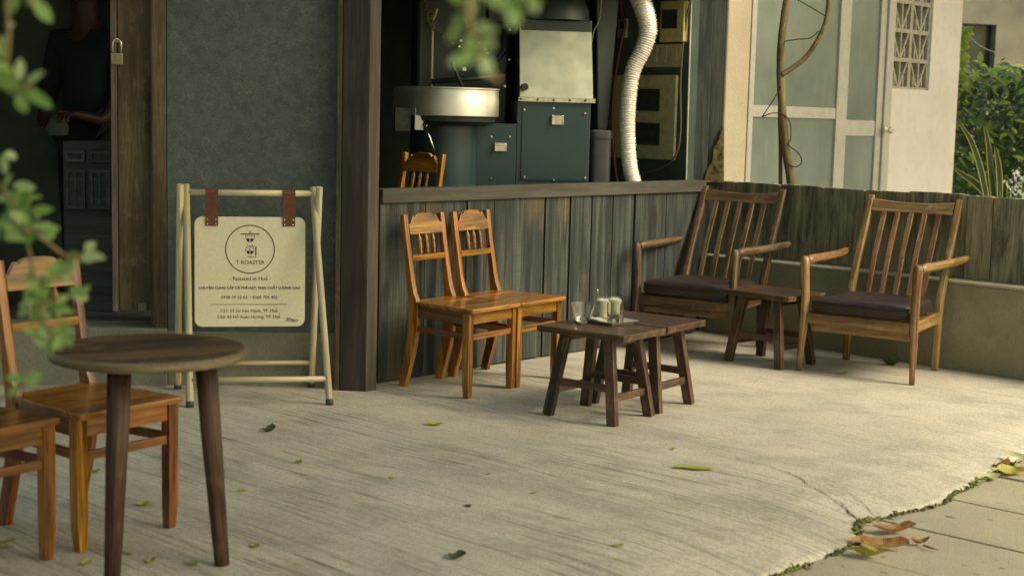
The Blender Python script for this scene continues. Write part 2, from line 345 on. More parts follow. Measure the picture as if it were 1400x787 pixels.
# ------------------------------------------------------------------ mesh builder
class MB:
    def __init__(s): s.v = []; s.f = []; s.g = []; s.sm = []; s.split = False
    def face(s, idx, grain, smooth=False): s.f.append(tuple(idx)); s.g.append(Vector(grain)); s.sm.append(smooth)
    def addv(s, pts):
        b = len(s.v); s.v.extend(Vector(p) for p in pts); return b
    def bar(s, p0, p1, w, h, up=(0, 0, 1), w1=None, h1=None, off=(0, 0)):
        p0, p1 = Vector(p0), Vector(p1); d = (p1-p0).normalized(); u = Vector(up)
        x = d.cross(u)
        if x.length < 1e-4: x = d.cross(Vector((0, 1, 0)))
        x.normalize(); u = x.cross(d).normalized()
        w1 = w if w1 is None else w1; h1 = h if h1 is None else h1
        P = []
        for p, ww, hh in ((p0, w, h), (p1, w1, h1)):
            for a, b in ((-1, -1), (1, -1), (1, 1), (-1, 1)): P.append(p + x*(a*ww/2) + u*(b*hh/2))
        b = s.addv(P)
        for q in ((0, 1, 5, 4), (1, 2, 6, 5), (2, 3, 7, 6), (3, 0, 4, 7), (3, 2, 1, 0), (4, 5, 6, 7)): s.face([b+i for i in q], d)
        return s
    def box(s, lo, hi, grain=(1, 0, 0)):
        x0, y0, z0 = lo; x1, y1, z1 = hi
        b = s.addv([(x0, y0, z0), (x1, y0, z0), (x1, y1, z0), (x0, y1, z0), (x0, y0, z1), (x1, y0, z1), (x1, y1, z1), (x0, y1, z1)])
        for q in ((3, 2, 1, 0), (4, 5, 6, 7), (0, 1, 5, 4), (1, 2, 6, 5), (2, 3, 7, 6), (3, 0, 4, 7)): s.face([b+i for i in q], grain)
        return s
    def prism(s, poly, fn, a, b, grain=(1, 0, 0), smooth_side=False):
        # poly: list of 2D, fn(u,v,w)->3D, extruded w from a to b
        n = len(poly); i0 = s.addv([fn(u, v, a) for u, v in poly]); i1 = s.addv([fn(u, v, b) for u, v in poly])
        s.face([i0+i for i in range(n)][::-1], grain); s.face([i1+i for i in range(n)], grain)
        for i in range(n):
            j = (i+1) % n; s.face((i0+i, i0+j, i1+j, i1+i), grain, smooth_side)
        return s
    def tube(s, path, rad, n=12, caps=True, smooth=True):
        path = [Vector(p) for p in path]
        if not hasattr(rad, '__len__'): rad = [rad]*len(path)
        rings = []; prev = None
        for i, p in enumerate(path):
            d = (path[min(i+1, len(path)-1)] - path[max(i-1, 0)]).normalized()
            if prev is None:
                x = d.cross(Vector((0, 0, 1)))
                if x.length < .05: x = d.cross(Vector((0, 1, 0)))
            else: x = prev - d*prev.dot(d)
            x.normalize(); prev = x; y = d.cross(x)
            rings.append((s.addv([p + (x*math.cos(2*math.pi*k/n) + y*math.sin(2*math.pi*k/n))*rad[i] for k in range(n)]), d))
        for (a, d), (b, _) in zip(rings, rings[1:]):
            for k in range(n):
                j = (k+1) % n; s.face((a+k, a+j, b+j, b+k), d, smooth)
        if caps:
            a, d = rings[0]; s.face([a+k for k in range(n)][::-1], (d.y, d.z, d.x)); a, d = rings[-1]; s.face([a+k for k in range(n)], (d.y, d.z, d.x))
        return s
    def lathe(s, prof, o=(0, 0, 0), n=28, power=2., closed=False, smooth=True):
        s.split = True; o = Vector(o); rings = []
        def sup(t):
            c, d = math.cos(t), math.sin(t)
            if power == 2: return c, d
            e = 2/power; return math.copysign(abs(c)**e, c), math.copysign(abs(d)**e, d)
        for r, z in prof: rings.append(s.addv([o + Vector((r*sup(2*math.pi*k/n)[0], r*sup(2*math.pi*k/n)[1], z)) for k in range(n)]))
        pr = list(zip(rings, rings[1:])) + ([(rings[-1], rings[0])] if closed else [])
        for a, b in pr:
            for k in range(n):
                j = (k+1) % n; s.face((a+k, a+j, b+j, b+k), (1, 0, 0), smooth)
        if not closed:
            if prof[0][0] > 1e-5: s.face([rings[0]+k for k in range(n)][::-1], (1, 0, 0))
            if prof[-1][0] > 1e-5: s.face([rings[-1]+k for k in range(n)], (1, 0, 0))
        return s
    def leaf(s, p, d, nrm, L, W, curl=.2, fold=.15, seg=4):
        # a leaf blade from p along d, face normal nrm, curled
        d = Vector(d).normalized(); nrm = Vector(nrm); nrm = (nrm - d*nrm.dot(d))
        if nrm.length < 1e-3: nrm = d.orthogonal()
        nrm.normalize(); x = d.cross(nrm)
        rows = []; p = Vector(p)
        for i in range(seg+1):
            t = i/seg; w = W*.5*math.sin(math.pi*min(1, t*.92+.05))**.8
            c = p + d*(L*t) - nrm*(curl*L*t*t)
            rows.append(s.addv([c - x*w + nrm*(fold*w), c, c + x*w + nrm*(fold*w)]))
        for a, b in zip(rows, rows[1:]):
            s.face((a, a+1, b+1, b), d, True); s.face((a+1, a+2, b+2, b+1), d, True)
        return s
    def build(s, name, mat, parent=None, bevel=0., loc=None, mats=None):
        me = bpy.data.meshes.new(name); me.from_pydata([tuple(v) for v in s.v], [], s.f); me.update()
        for m in (mats or [MAT[mat] if isinstance(mat, str) else mat]): me.materials.append(m)
        uv = me.uv_layers.new(name='UVMap')
        for poly, g, sm in zip(me.polygons, s.g, s.sm):
            poly.use_smooth = sm
            n = poly.normal; k = g.cross(n)
            if k.length < .2:
                g = n.orthogonal().normalized(); k = g.cross(n)
            k.normalize()
            for li in poly.loop_indices:
                v = s.v[me.loops[li].vertex_index]; uv.data[li].uv = (v.dot(g), v.dot(k))
        o = bpy.data.objects.new(name, me); col.objects.link(o)
        if parent: o.parent = parent
        if loc is not None: o.location = loc
        if s.split and not bevel:
            e = o.modifiers.new('split', 'EDGE_SPLIT'); e.split_angle = R(32)
        if bevel:
            b = o.modifiers.new('bevel', 'BEVEL'); b.width = bevel; b.segments = 2; b.limit_method = 'ANGLE'; b.angle_limit = R(40)
        return o

def tag(o, label=None, cat=None, group=None, kind=None):
    if label: o['label'] = label
    if cat: o['category'] = cat
    if group: o['group'] = group
    if kind: o['kind'] = kind
    return o
def thing(name, label, cat, loc=(0, 0, 0), rz=0., group=None):
    o = bpy.data.objects.new(name, None); col.objects.link(o); o.location = loc; o.rotation_euler = (0, 0, rz); o.empty_display_size = .1
    return tag(o, label, cat, group)
def copy_tree(o, parent=None):
    c = o.copy(); col.objects.link(c)
    if parent: c.parent = parent
    for ch in list(o.children): copy_tree(ch, c)
    return c
def lerp(a, b, t): return a + (b-a)*t
def V3(p, z): return Vector((p[0], p[1], z))

# ------------------------------------------------------------------ setting: floor, paving, ground
EDGE = [(-6, -2.36), (3.2, -2.47), (4.01, -2.51), (4.45, -2.50), (4.62, -2.52), (4.72, -2.60), (4.83, -2.645), (4.95, -2.62), (5.24, -2.555), (5.6, -2.60), (6.22, -2.66), (6.45, -2.70), (9.5, -2.86)]
def edge_t(s):
    for (a, ta), (b, tb) in zip(EDGE, EDGE[1:]):
        if s <= b: return lerp(ta, tb, (s-a)/(b-a)) + .016*noise.noise((s*7, 3, 0)) + .01*noise.noise((s*23, 9, 0))
    return EDGE[-1][1]
def floor_z(s, d):
    # the slab rounds down to the paving over its last hand's breadths
    roll = max(0., 1 - d/.55)
    dip = .018*math.exp(-((s-4.85)/.22)**2)*max(0, 1-d/.6)
    return -.045*roll**2.2 - dip + .0025*noise.noise((s*1.3, d*1.3, 5))
fl = MB(); S0, S1n, NS = -5., 10., 300
ds = [0, .012, .03, .06, .1, .15, .2, .27, .35, .45, .58, .75, 1., 1.3, 1.7, 2.2, 2.8, 3.5, 4.5, 6., 8.]
grid = []
for i in range(NS+1):
    s = lerp(S0, S1n, i/NS); te = edge_t(s)
    row = [V3(EH*s + MH*(te+.004), -.12)]
    for k, d in enumerate(ds):
        p = EH*s + MH*(te-d); z = floor_z(s, d)
        if k == 0: z -= .012
        row.append(V3(p, z))
    grid.append(fl.addv(row))
nr = len(ds)+1
for a, b in zip(grid, grid[1:]):
    for k in range(nr-1): fl.face((a+k, b+k, b+k+1, a+k+1), EH, True)
floor = tag(fl.build('veranda_floor', 'floor'), kind='structure')
floor['label'] = 'brushed grey concrete veranda floor with broom streaks'

# crack in the slab
cr = MB()
cpts = [at(x, y, -.004) for x, y in ((1004, 627), (1032, 634), (1058, 641), (1085, 651), (1112, 664), (1138, 675))] + [at(1160, 690, -.02), at(1178, 705, -.035)]
def ribbon(mb, pts, w0, zoff, wob=.004):
    fine = []
    for a, b in zip(pts, pts[1:]):
        for k in range(6): fine.append(lerp(a, b, k/6))
    fine.append(pts[-1]); rows = []
    for i, p in enumerate(fine):
        d = (fine[min(i+1, len(fine)-1)]-fine[max(i-1, 0)]); d.z = 0; d.normalize(); x = Vector((-d.y, d.x, 0))
        t = i/(len(fine)-1); w = w0*max(.15, .75+1.1*noise.noise((i*.35, w0*77, 3)))*(.3+.7*math.sin(math.pi*min(1, t*.8+.15)))*(.6+.8*rnd.random())
        c = p + x*(noise.noise((i*.7, w0*99, 0))*wob*2); s = c.dot(EH); dd = edge_t(s) - c.dot(MH)
        c.z = floor_z(s, max(dd, 0)) + zoff
        rows.append(mb.addv([c-x*w/2, c+x*w/2]))
    for a, b in zip(rows, rows[1:]): mb.face((a, a+1, b+1, b), (1, 0, 0))
ribbon(cr, cpts, .0045, .0035, .008)
ribbon(cr, [at(1150, 681, -.01), at(1163, 693, -.02), at(1176, 706, -.03)], .006, .0045, .006)
ribbon(cr, [at(1130, 662, -.01), at(1165, 676, -.02), at(1195, 697, -.03), at(1212, 715, -.04)], .0022, .004, .006)
tag(cr.build('floor_crack', 'crack', floor))

pv = MB()
for i in range(-10, 14):
    sa = 4.93 + i*.5
    gap = .014 if i % 2 == 0 else .005
    for j in range(8):
        ta = -2.75 + j*1.0 - (.13 if i % 2 else .0)*(1 if j else 0); tb = -2.75 + (j+1)*1.0 - (.13 if i % 2 else .0)
        dz = rnd.uniform(-.004, .004)
        q = [EH*(sa+gap)+MH*(ta+.006), EH*(sa+.5)+MH*(ta+.006), EH*(sa+.5)+MH*(tb-.006), EH*(sa+gap)+MH*(tb-.006)]
        b = pv.addv([V3(p, -.14) for p in q] + [V3(p, -.056+dz) for p in q])
        for f in ((4, 5, 6, 7)[::-1], (0, 1, 5, 4)[::-1], (1, 2, 6, 5)[::-1], (2, 3, 7, 6)[::-1], (3, 0, 4, 7)[::-1]): pv.face([b+k for k in f], EH)
tag(pv.build('pavement', 'paving', bevel=.008), 'pale stone paving slabs beside the concrete veranda', kind='structure')
gm = MB(); gb = gm.addv([(-150, -150, -.1), (150, -150, -.1), (150, 150, -.1), (-150, 150, -.1)]); gm.face([gb, gb+1, gb+2, gb+3], (1, 0, 0))
tag(gm.build('ground', 'ground'), kind='structure')

# moss and dirt in the joint
ms = MB(); dm = MB()
s = 3.2
while s < 7.6:
    te = edge_t(s); k = noise.noise((s*5, 1, 2)); dens = .40 + .9*k
    if 4.55 < s < 4.9: dens = .75 + .3*noise.noise((s*20, 4, 4))
    for q in range(3 if dens > .55 else (2 if dens > .2 else (1 if rnd.random() < .4 else 0))):
        p = EH*(s+rnd.uniform(-.01, .01)) + MH*(te + rnd.uniform(-.004, .016)); r = rnd.uniform(.0025, .0075)*(1 if q else 1.15)*min(1.35, max(.4, 1+1.5*noise.noise((s*9, 7, 1))))*(1.35 if 4.6 < s < 4.95 else 1)
        z = -.055 + r*.3
        mb = dm if rnd.random() > dens else ms
        base = mb.addv([V3(p, z) + Vector((rnd.uniform(.5, 1.2)*r*math.cos(a)*math.cos(e), rnd.uniform(.5, 1.2)*r*math.sin(a)*math.cos(e), r*.75*math.sin(e))) for e in (-.3, .5) for a in [i*math.pi/3 for i in range(6)]] + [V3(p, z+r*rnd.uniform(.9, 1.4))])
        for i in range(6):
            j = (i+1) % 6; mb.face((base+i, base+j, base+6+j, base+6+i), (1, 0, 0)); mb.face((base+6+i, base+6+j, base+12), (1, 0, 0))
    s += .007
for k in range(90):
    s = rnd.choice((rnd.uniform(3.3, 7.2), rnd.gauss(4.7, .15), rnd.gauss(5.7, .12))); p = EH*s + MH*(edge_t(s)+rnd.uniform(0, .03)); a = rnd.uniform(0, 6.28)
    L = rnd.uniform(.015, .04); ms.leaf(V3(p, -.055), (math.cos(a)*.8, math.sin(a)*.8, rnd.uniform(.3, 1.2)), (0, 0, 1), L, L*rnd.uniform(.2, .5), .4, .2, 3)
tag(ms.build('moss', 'moss'), 'green moss growing in the joint between veranda and paving', 'moss', kind='stuff')
tag(dm.build('joint_soil', 'dirt'), 'dark soil crumbs in the joint between veranda and paving', 'soil', kind='stuff')

# ------------------------------------------------------------------ cafe shell
HA, HB = Vector((-.706, 7.637, 0)), Vector((1.262, 9.77, 0))           # half wall line
hd = (HB-HA).normalized(); hn = Vector((-hd.y, hd.x, 0))                # hn points indoors
LA, LB = Vector((-1.828, 7.446, 0)), Vector((-.994, 7.536, 0)); ld = (LB-LA).normalized(); ln = Vector((-ld.y, ld.x, 0))
IZ = .30
def slab(mb, A, B, z0, z1, nvec, th, grain=(0, 0, 1)):
    A, B = Vector(A), Vector(B); q = [A, B, B+nvec*th, A+nvec*th]
    b = mb.addv([V3(p, z0) for p in q] + [V3(p, z1) for p in q])
    for f in ((3, 2, 1, 0), (4, 5, 6, 7), (0, 1, 5, 4), (1, 2, 6, 5), (2, 3, 7, 6), (3, 0, 4, 7)): mb.face([b+i for i in f], grain)
    return mb
# plastered wall (base strip raw concrete)
pj = onwall(229, 300, LA, LB); pj.z = 0
pc = LB + ld*.16
w = thing('plastered_wall', 'dark teal rendered wall scratched all over, bare concrete along its foot', 'wall', V3(lerp(pj, pc, .5), 0))
off = w.location
def rel(mb, o):
    for i, v in enumerate(mb.v): mb.v[i] = v - o
    return mb
rel(slab(MB(), pj, pc, .285, 2.8, ln, .15), off).build('render_face', 'teal', w)
rel(slab(MB(), pj - ln*.006, pc - ln*.006, -.01, .283, ln, .15, hd), off).build('concrete_base', 'conc', w, bevel=.004)
# corner post: dark face left, greyed face right
post = thing('corner_post', 'square dark brown timber post standing between rendered wall and plank half wall', 'post', V3(at(494, 534), 0), 0)
a0, a1, a2 = at(464, 533.5), at(499, 535), at(513, 531)
dq = (a1-a0).normalized(); nq = Vector((-dq.y, dq.x, 0))
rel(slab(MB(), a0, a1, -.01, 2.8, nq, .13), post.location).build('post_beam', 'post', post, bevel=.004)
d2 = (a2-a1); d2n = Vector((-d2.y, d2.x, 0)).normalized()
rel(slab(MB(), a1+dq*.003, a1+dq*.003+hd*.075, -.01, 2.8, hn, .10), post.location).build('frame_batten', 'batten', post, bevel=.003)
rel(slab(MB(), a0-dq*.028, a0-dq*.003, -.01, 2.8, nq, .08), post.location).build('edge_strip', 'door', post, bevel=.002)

# plank half wall
hw = thing('plank_half_wall', 'low wall of weathered blue green vertical planks under a timber rail', 'wall', V3(lerp(HA, HB, .5), 0))
bounds = [518, 581, 638, 675, 744, 779, 808, 838, 867, 911, 958]
for i, (x0, x1) in enumerate(zip(bounds, bounds[1:])):
    A = onwall(x0, 270, HA, HB); B = onwall(x1, 270, HA, HB); A.z = B.z = 0
    g = {1: .006, 3: .006, 4: .018, 5: .009, 6: .016, 8: .02}.get(i, .006)
    dep = rnd.uniform(0, .008)
    rel(slab(MB(), A+hd*g-hn*dep, B-hd*.002-hn*dep, .004+rnd.uniform(0, .012), .985, hn, .022), hw.location).build('plank', 'plank', hw, bevel=.002)
rel(slab(MB(), HA+hn*.03, HB+hn*.03, .0, .985, hn, .03), hw.location).build('backing_board', 'machdark', hw)
ra, rb = HA - hn*.022 - hd*.0, HB - hn*.022 + hd*.02
rel(slab(MB(), ra, rb, .962, 1.036, hn, .11, hd), hw.location).build('top_rail', 'batten', hw, bevel=.004)

# door: jamb, sliding panel, trim
dj = thing('wooden_door', 'brown weathered wooden door leaf standing open in its frame left of rendered wall', 'door', V3(onwall(180, 430, LA, LB), 0))
def lw(px, z, back=0.): p = onwall(px, 300, LA, LB) + ln*back; p.z = z; return p
rel(slab(MB(), lw(208, 0), lw(228, 0), -.0, 2.8, ln, .12), dj.location).build('door_frame', 'door', dj, bevel=.003)
rel(slab(MB(), lw(205.5, 0, .02), lw(207.6, 0, .02), .302, 2.8, ln, .1), dj.location).build('frame_bead', 'door', dj)
rel(slab(MB(), lw(160.5, 0, .045), lw(205, 0, .075), .385, 2.8, ln, .035), dj.location).build('door_panel', 'door', dj, bevel=.003)
rel(slab(MB(), lw(151.5, 0, .03), lw(159.5, 0, .03), .38, 2.8, ln, .05), dj.location).build('door_stile', 'postlight', dj, bevel=.003)
rel(slab(MB(), lw(187, 0, .02), lw(199, 0, .02), .385, .425, ln, .03), dj.location).build('door_stop', 'postlight', dj, bevel=.003)
# padlock
pp = onwall(161, 81, LA, LB) - ln*.004
pl = thing('padlock', 'small brass padlock hanging on the brown wooden door', 'padlock', pp, math.atan2(ld.y, ld.x))
MB().box((-.030, -.03, -.028), (.030, 0, .028), (0, 0, 1)).build('lock_body', 'brass', pl, bevel=.004)
sh = [(-.021, -.015, .028), (-.021, -.015, .075)] + [(-.021*math.cos(a), -.015, .075+.024*math.sin(a)) for a in [math.pi*k/10 for k in range(1, 10)]] + [(.021, -.015, .075), (.021, -.015, .028)]
MB().tube(sh, .0055, 10).build('shackle', 'chrome', pl)
MB().box((-.012, -.012, .082), (.01, .03, .098)).build('staple', 'brass', pl, bevel=.002)
# concrete sill below the doorway
sl = MB(); slab(sl, LA - ld*3.5 - ln*.02, lw(229, 0) - ln*.02 - ld*.002, -.01, .298, ln, .5, hd)
tag(sl.build('door_step', 'conc', bevel=.006), 'grey concrete step below the dark doorway', 'step')
# room
rm_f = MB(); pts = [(-5, 7.2), (-.9, 7.75), (1.2, 9.95), (-.1, 11.4), (-5, 11.4)]
def plate(mb, pts, z, th, flip=False):
    return mb.prism(pts, lambda u, v, w: (u, v, w), z-th, z)
plate(rm_f, [(-5, 7.45), (-1.0, 7.78), (-.75, 7.72), (1.16, 9.80), (.0, 11.2), (-5, 11.2)], IZ, .2)
tag(rm_f.build('interior_floor', 'infloor'), kind='structure')
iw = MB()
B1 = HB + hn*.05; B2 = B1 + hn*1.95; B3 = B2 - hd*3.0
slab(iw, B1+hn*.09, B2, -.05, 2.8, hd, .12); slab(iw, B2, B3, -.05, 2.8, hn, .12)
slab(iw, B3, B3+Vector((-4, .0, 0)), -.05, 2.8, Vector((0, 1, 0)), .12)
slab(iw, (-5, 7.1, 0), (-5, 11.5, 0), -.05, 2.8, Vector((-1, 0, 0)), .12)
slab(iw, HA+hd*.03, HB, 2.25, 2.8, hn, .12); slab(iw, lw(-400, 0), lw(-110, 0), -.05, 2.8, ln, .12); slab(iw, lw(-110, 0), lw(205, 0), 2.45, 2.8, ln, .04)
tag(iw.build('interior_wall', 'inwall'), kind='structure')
rf = MB()  # roof above the view, added to shade the veranda's left side
plate(rf, [(-6, 6.75), (-.45, 7.28), (1.5, 9.58), (1.62, 10.15), (.0, 12), (-6, 12)], 2.9, .08)
tag(rf.build('roof', 'roof'), kind='structure')

# ------------------------------------------------------------------ plank fence on concrete base
CA, CB = Vector((1.291, 9.89, 0)), Vector((4.2, 6.97, 0)); cd = (CB-CA).normalized(); cn = Vector((-cd.y, cd.x, 0))   # cn away from camera
if cn.y < 0: cn = -cn
CB = CA + cd*4.4
bw = thing('concrete_base_wall', 'low mossy concrete wall carrying the fence boards behind the armchairs', 'wall', V3(lerp(CA, CB, .4), 0))
rel(slab(MB(), CA, CB, -.02, .51, cn, .30, cd), bw.location).build('wall_body', 'mossconc', bw, bevel=.006)
rel(slab(MB(), CA, CB, .512, .53, cn, .30, cd), bw.location).build('ledge', 'ledge', bw, bevel=.004)
fe = thing('plank_fence', 'grey mossy boards standing on edge along a low concrete wall', 'fence', V3(lerp(CA, CB, .4)+cn*.155, .53))
fb = [952, 1003, 1063, 1119, 1180, 1240, 1321, 1357, 1420, 1490, 1570, 1660]
for i, (x0, x1) in enumerate(zip(fb, fb[1:])):
    A = onwall(x0, 320, CA+cn*.155, CB+cn*.155); B = onwall(x1, 320, CA+cn*.155, CB+cn*.155); A.z = B.z = 0
    zt = 1.03 + rnd.uniform(-.006, .006); n_ = 7; mb = MB(); dep = rnd.uniform(-.006, .008); tilt = rnd.uniform(-.003, .003)
    top = [(k/n_, zt + .006*noise.noise((i*3+k*.8, 2, 0)) - (.002 if k in (0, n_) else 0)) for k in range(n_+1)]
    poly = [(0, .532)] + [(1, .532)] + [(u, z) for u, z in top[::-1]]
    L = (B-A).length
    mb.prism(poly, lambda u, v, w: A + cd*(.002 + u*(L-.005) + tilt*(v-.53)*3) + cn*(w+dep) + Vector((0, 0, v)), 0, .035, (0, 0, 1))
    rel(mb, fe.location).build('board', 'fence', fe, bevel=.003)

# right-hand dark post with moss at its foot
dp = thing('teal_post', 'dark teal timber post with moss at its foot beside the white column', 'post', V3(onwall(966, 240, HA, HB) + hd*.02, 0))
pA = deep(943.5, 130, 9.93); pB = deep(988, 130, 9.93); pA.z = pB.z = 0
rel(slab(MB(), pA, lerp(pA, pB, .62), -.02, 2.8, Vector((-.1, 1, 0)).normalized(), .16), dp.location).build('post_beam', 'postteal', dp, bevel=.006)
rel(slab(MB(), lerp(pA, pB, .62)+Vector((0, .02, 0)), pB+Vector((0, .02, 0)), -.02, 2.8, Vector((-.1, 1, 0)).normalized(), .14), dp.location).build('post_cheek', 'postteal', dp, bevel=.006)
bark_px = [(990, 250), (962, 250), (966, 232), (973, 222), (975, 204), (981, 194), (985, 181), (990, 172)]
mb = MB(); q0 = deep(976, 215, 9.94)
mb.prism([(x, y) for x, y in bark_px], lambda u, v, w: deep(u, v, 9.935+w), -.018, .02, (0, 0, 1))
rel(mb, dp.location).build('mossy_bark', 'barkmoss', dp, bevel=.006)

# ------------------------------------------------------------------ white house with glass door
WA = Vector((1.555, 10.42, 0)); wd = hd.copy(); wn = hn.copy(); WB = WA + wd*5
def ww(px, py): return onwall(px, py, WA, WB)
def wx(px): p = ww(px, 150); p.z = 0; return p
wh = thing('white_wall', 'pinkish white rendered wall right of the glass door, below and beside the vent blocks', 'wall', V3(wx(1265), 0))
x_end = wx(1308); x_lat0 = wx(1217); x_lat1 = wx(1268)
zlat = ww(1240, 122).z
l1_, l2_ = (x_lat1-x_lat0).length+.002, (x_end-x_lat0).length
rel(MB().prism([(0, -.1), (l2_, -.1), (l2_, 3.), (l1_, 3.), (l1_, zlat), (0, zlat)], lambda u, v, w: x_lat0 + wd*u + wn*w + Vector((0, 0, v)), 0, .14, (0, 0, 1)), wh.location).build('wall_face', 'white', wh)
rel(slab(MB(), x_end+wn*.142, x_end+wn*2.2, -.1, 3.0, -wd, .14), wh.location).build('side_wall', 'white', wh)
# vent blocks (cast concrete, bracing in each)
vb = thing('vent_block_panel', 'panel of pierced concrete vent blocks set in the white wall', 'vent blocks', V3(x_lat0, zlat))
bsz = .238; Lw = (x_lat1-x_lat0).length; nb = 2; bw_ = Lw/nb
for r_ in range(4):
    for c in range(nb):
        mb = MB(); o = x_lat0 + wd*(c*bw_) ; z0 = zlat + r_*bsz + .002
        def bf(u, v, w): return o + wd*(u*bw_) + wn*w + Vector((0, 0, z0 + v*bsz))
        t_ = .07
        for poly in ([(0, 0), (1, 0), (1, t_), (0, t_)], [(0, 1-t_), (1, 1-t_), (1, 1), (0, 1)], [(0, t_), (t_, t_), (t_, 1-t_), (0, 1-t_)], [(1-t_, t_), (1, t_), (1, 1-t_), (1-t_, 1-t_)],
                     [(.47, t_), (.53, t_), (.53, 1-t_), (.47, 1-t_)]):
            mb.prism(poly, bf, .02, .11, (0, 0, 1))
        for poly in ([(.07, .93), (.13, .93), (.47, .13), (.47, .07), (.41, .07)], [(.93, .93), (.87, .93), (.53, .13), (.53, .07), (.59, .07)], [(.24, .07), (.29, .07), (.29, .5), (.24, .55)], [(.76, .07), (.71, .07), (.71, .5), (.76, .55)]):
            mb.prism(poly, bf, .025, .105, (0, 0, 1))
        rel(mb, vb.location).build('vent_block', 'block', vb)
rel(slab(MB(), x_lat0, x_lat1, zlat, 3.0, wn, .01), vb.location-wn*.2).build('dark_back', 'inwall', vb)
# white column
wc = thing('white_column', 'pale rendered column between the dark teal post and glass door', 'column', V3(wx(1006), 0))
cA, cB = onwall(991, 150, WA-wn*.05, WB-wn*.05), onwall(1022.5, 150, WA-wn*.05, WB-wn*.05); cA.z = cB.z = 0
rel(slab(MB(), cA, cB, -.1, 3.0, wn, .2), wc.location).build('column_shaft', 'column', wc, bevel=.012)
# glass door
gd = thing('glass_door', 'aluminium framed double door with frosted green glass panes', 'door', V3(wx(1120), 0))
def wbar(x0, x1, z0, z1, d0, d1, name, mat, par=gd, bev=.003):
    A, B = wx(x0)+wn*d0, wx(x1)+wn*d0
    return rel(slab(MB(), A, B, z0, z1, wn, d1-d0, (0, 0, 1)), gd.location).build(name, mat, par, bevel=bev)
zb = .35
wbar(1023.5, 1030, zb, 3, .0, .06, 'frame_jamb', 'alu'); wbar(1144, 1154, zb, 3, .0, .06, 'door_stile', 'alu'); wbar(1154.3, 1160, zb, 3, .012, .06, 'door_stile', 'alu')
wbar(1200, 1207.5, zb, 3, .008, .06, 'door_stile', 'alu'); wbar(1208, 1217, zb, 3, -.01, .08, 'frame_jamb', 'alu')
zr = ww(1085, 154).z; zr2 = ww(1180, 176).z
wbar(1030.3, 1143.7, zr-.04, zr+.045, .006, .05, 'door_rail', 'alu'); wbar(1160.3, 1199.7, zr2-.06, zr2+.065, .016, .05, 'door_rail', 'alu')
for x0, x1, za, zc, d in ((1030.2, 1143.8, zb, zr-.04, .02), (1030.2, 1143.8, zr+.045, 3, .02), (1160.2, 1199.8, zb, zr2-.06, .026), (1160.2, 1199.8, zr2+.065, 3, .026)):
    wbar(x0, x1, za, zc, d, d+.012, 'glass_pane', 'pane', bev=0)
kp = ww(1207, 178) - wn*.03
kb = MB(); kb.lathe([(.004, .06), (.02, .058), (.03, .045), (.031, .033), (.024, .02), (.012, .012), (.012, 0), (.026, -.002), (.026, -.01)], n=20)
for i, v in enumerate(kb.v): kb.v[i] = kp - wn*v.z + wd*v.x + Vector((0, 0, v.y)) - gd.location
kb.build('door_knob', 'chrome', gd)
# room behind white house
bk = MB(); slab(bk, wx(985)+wn*.30, wx(1300)+wn*.30, -.1, 3.0, wn, .1)
# dark backing closes the house behind door and vents
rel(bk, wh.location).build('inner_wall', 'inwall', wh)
rel(MB().prism([(p.x, p.y) for p in (wx(985)-wn*.06, wx(1309)-wn*.06, wx(1309)+wn*3, wx(985)+wn*3)], lambda u, v, w: (u, v, w), 3.01, 3.08), wh.location).build('house_roof', 'roof', wh)

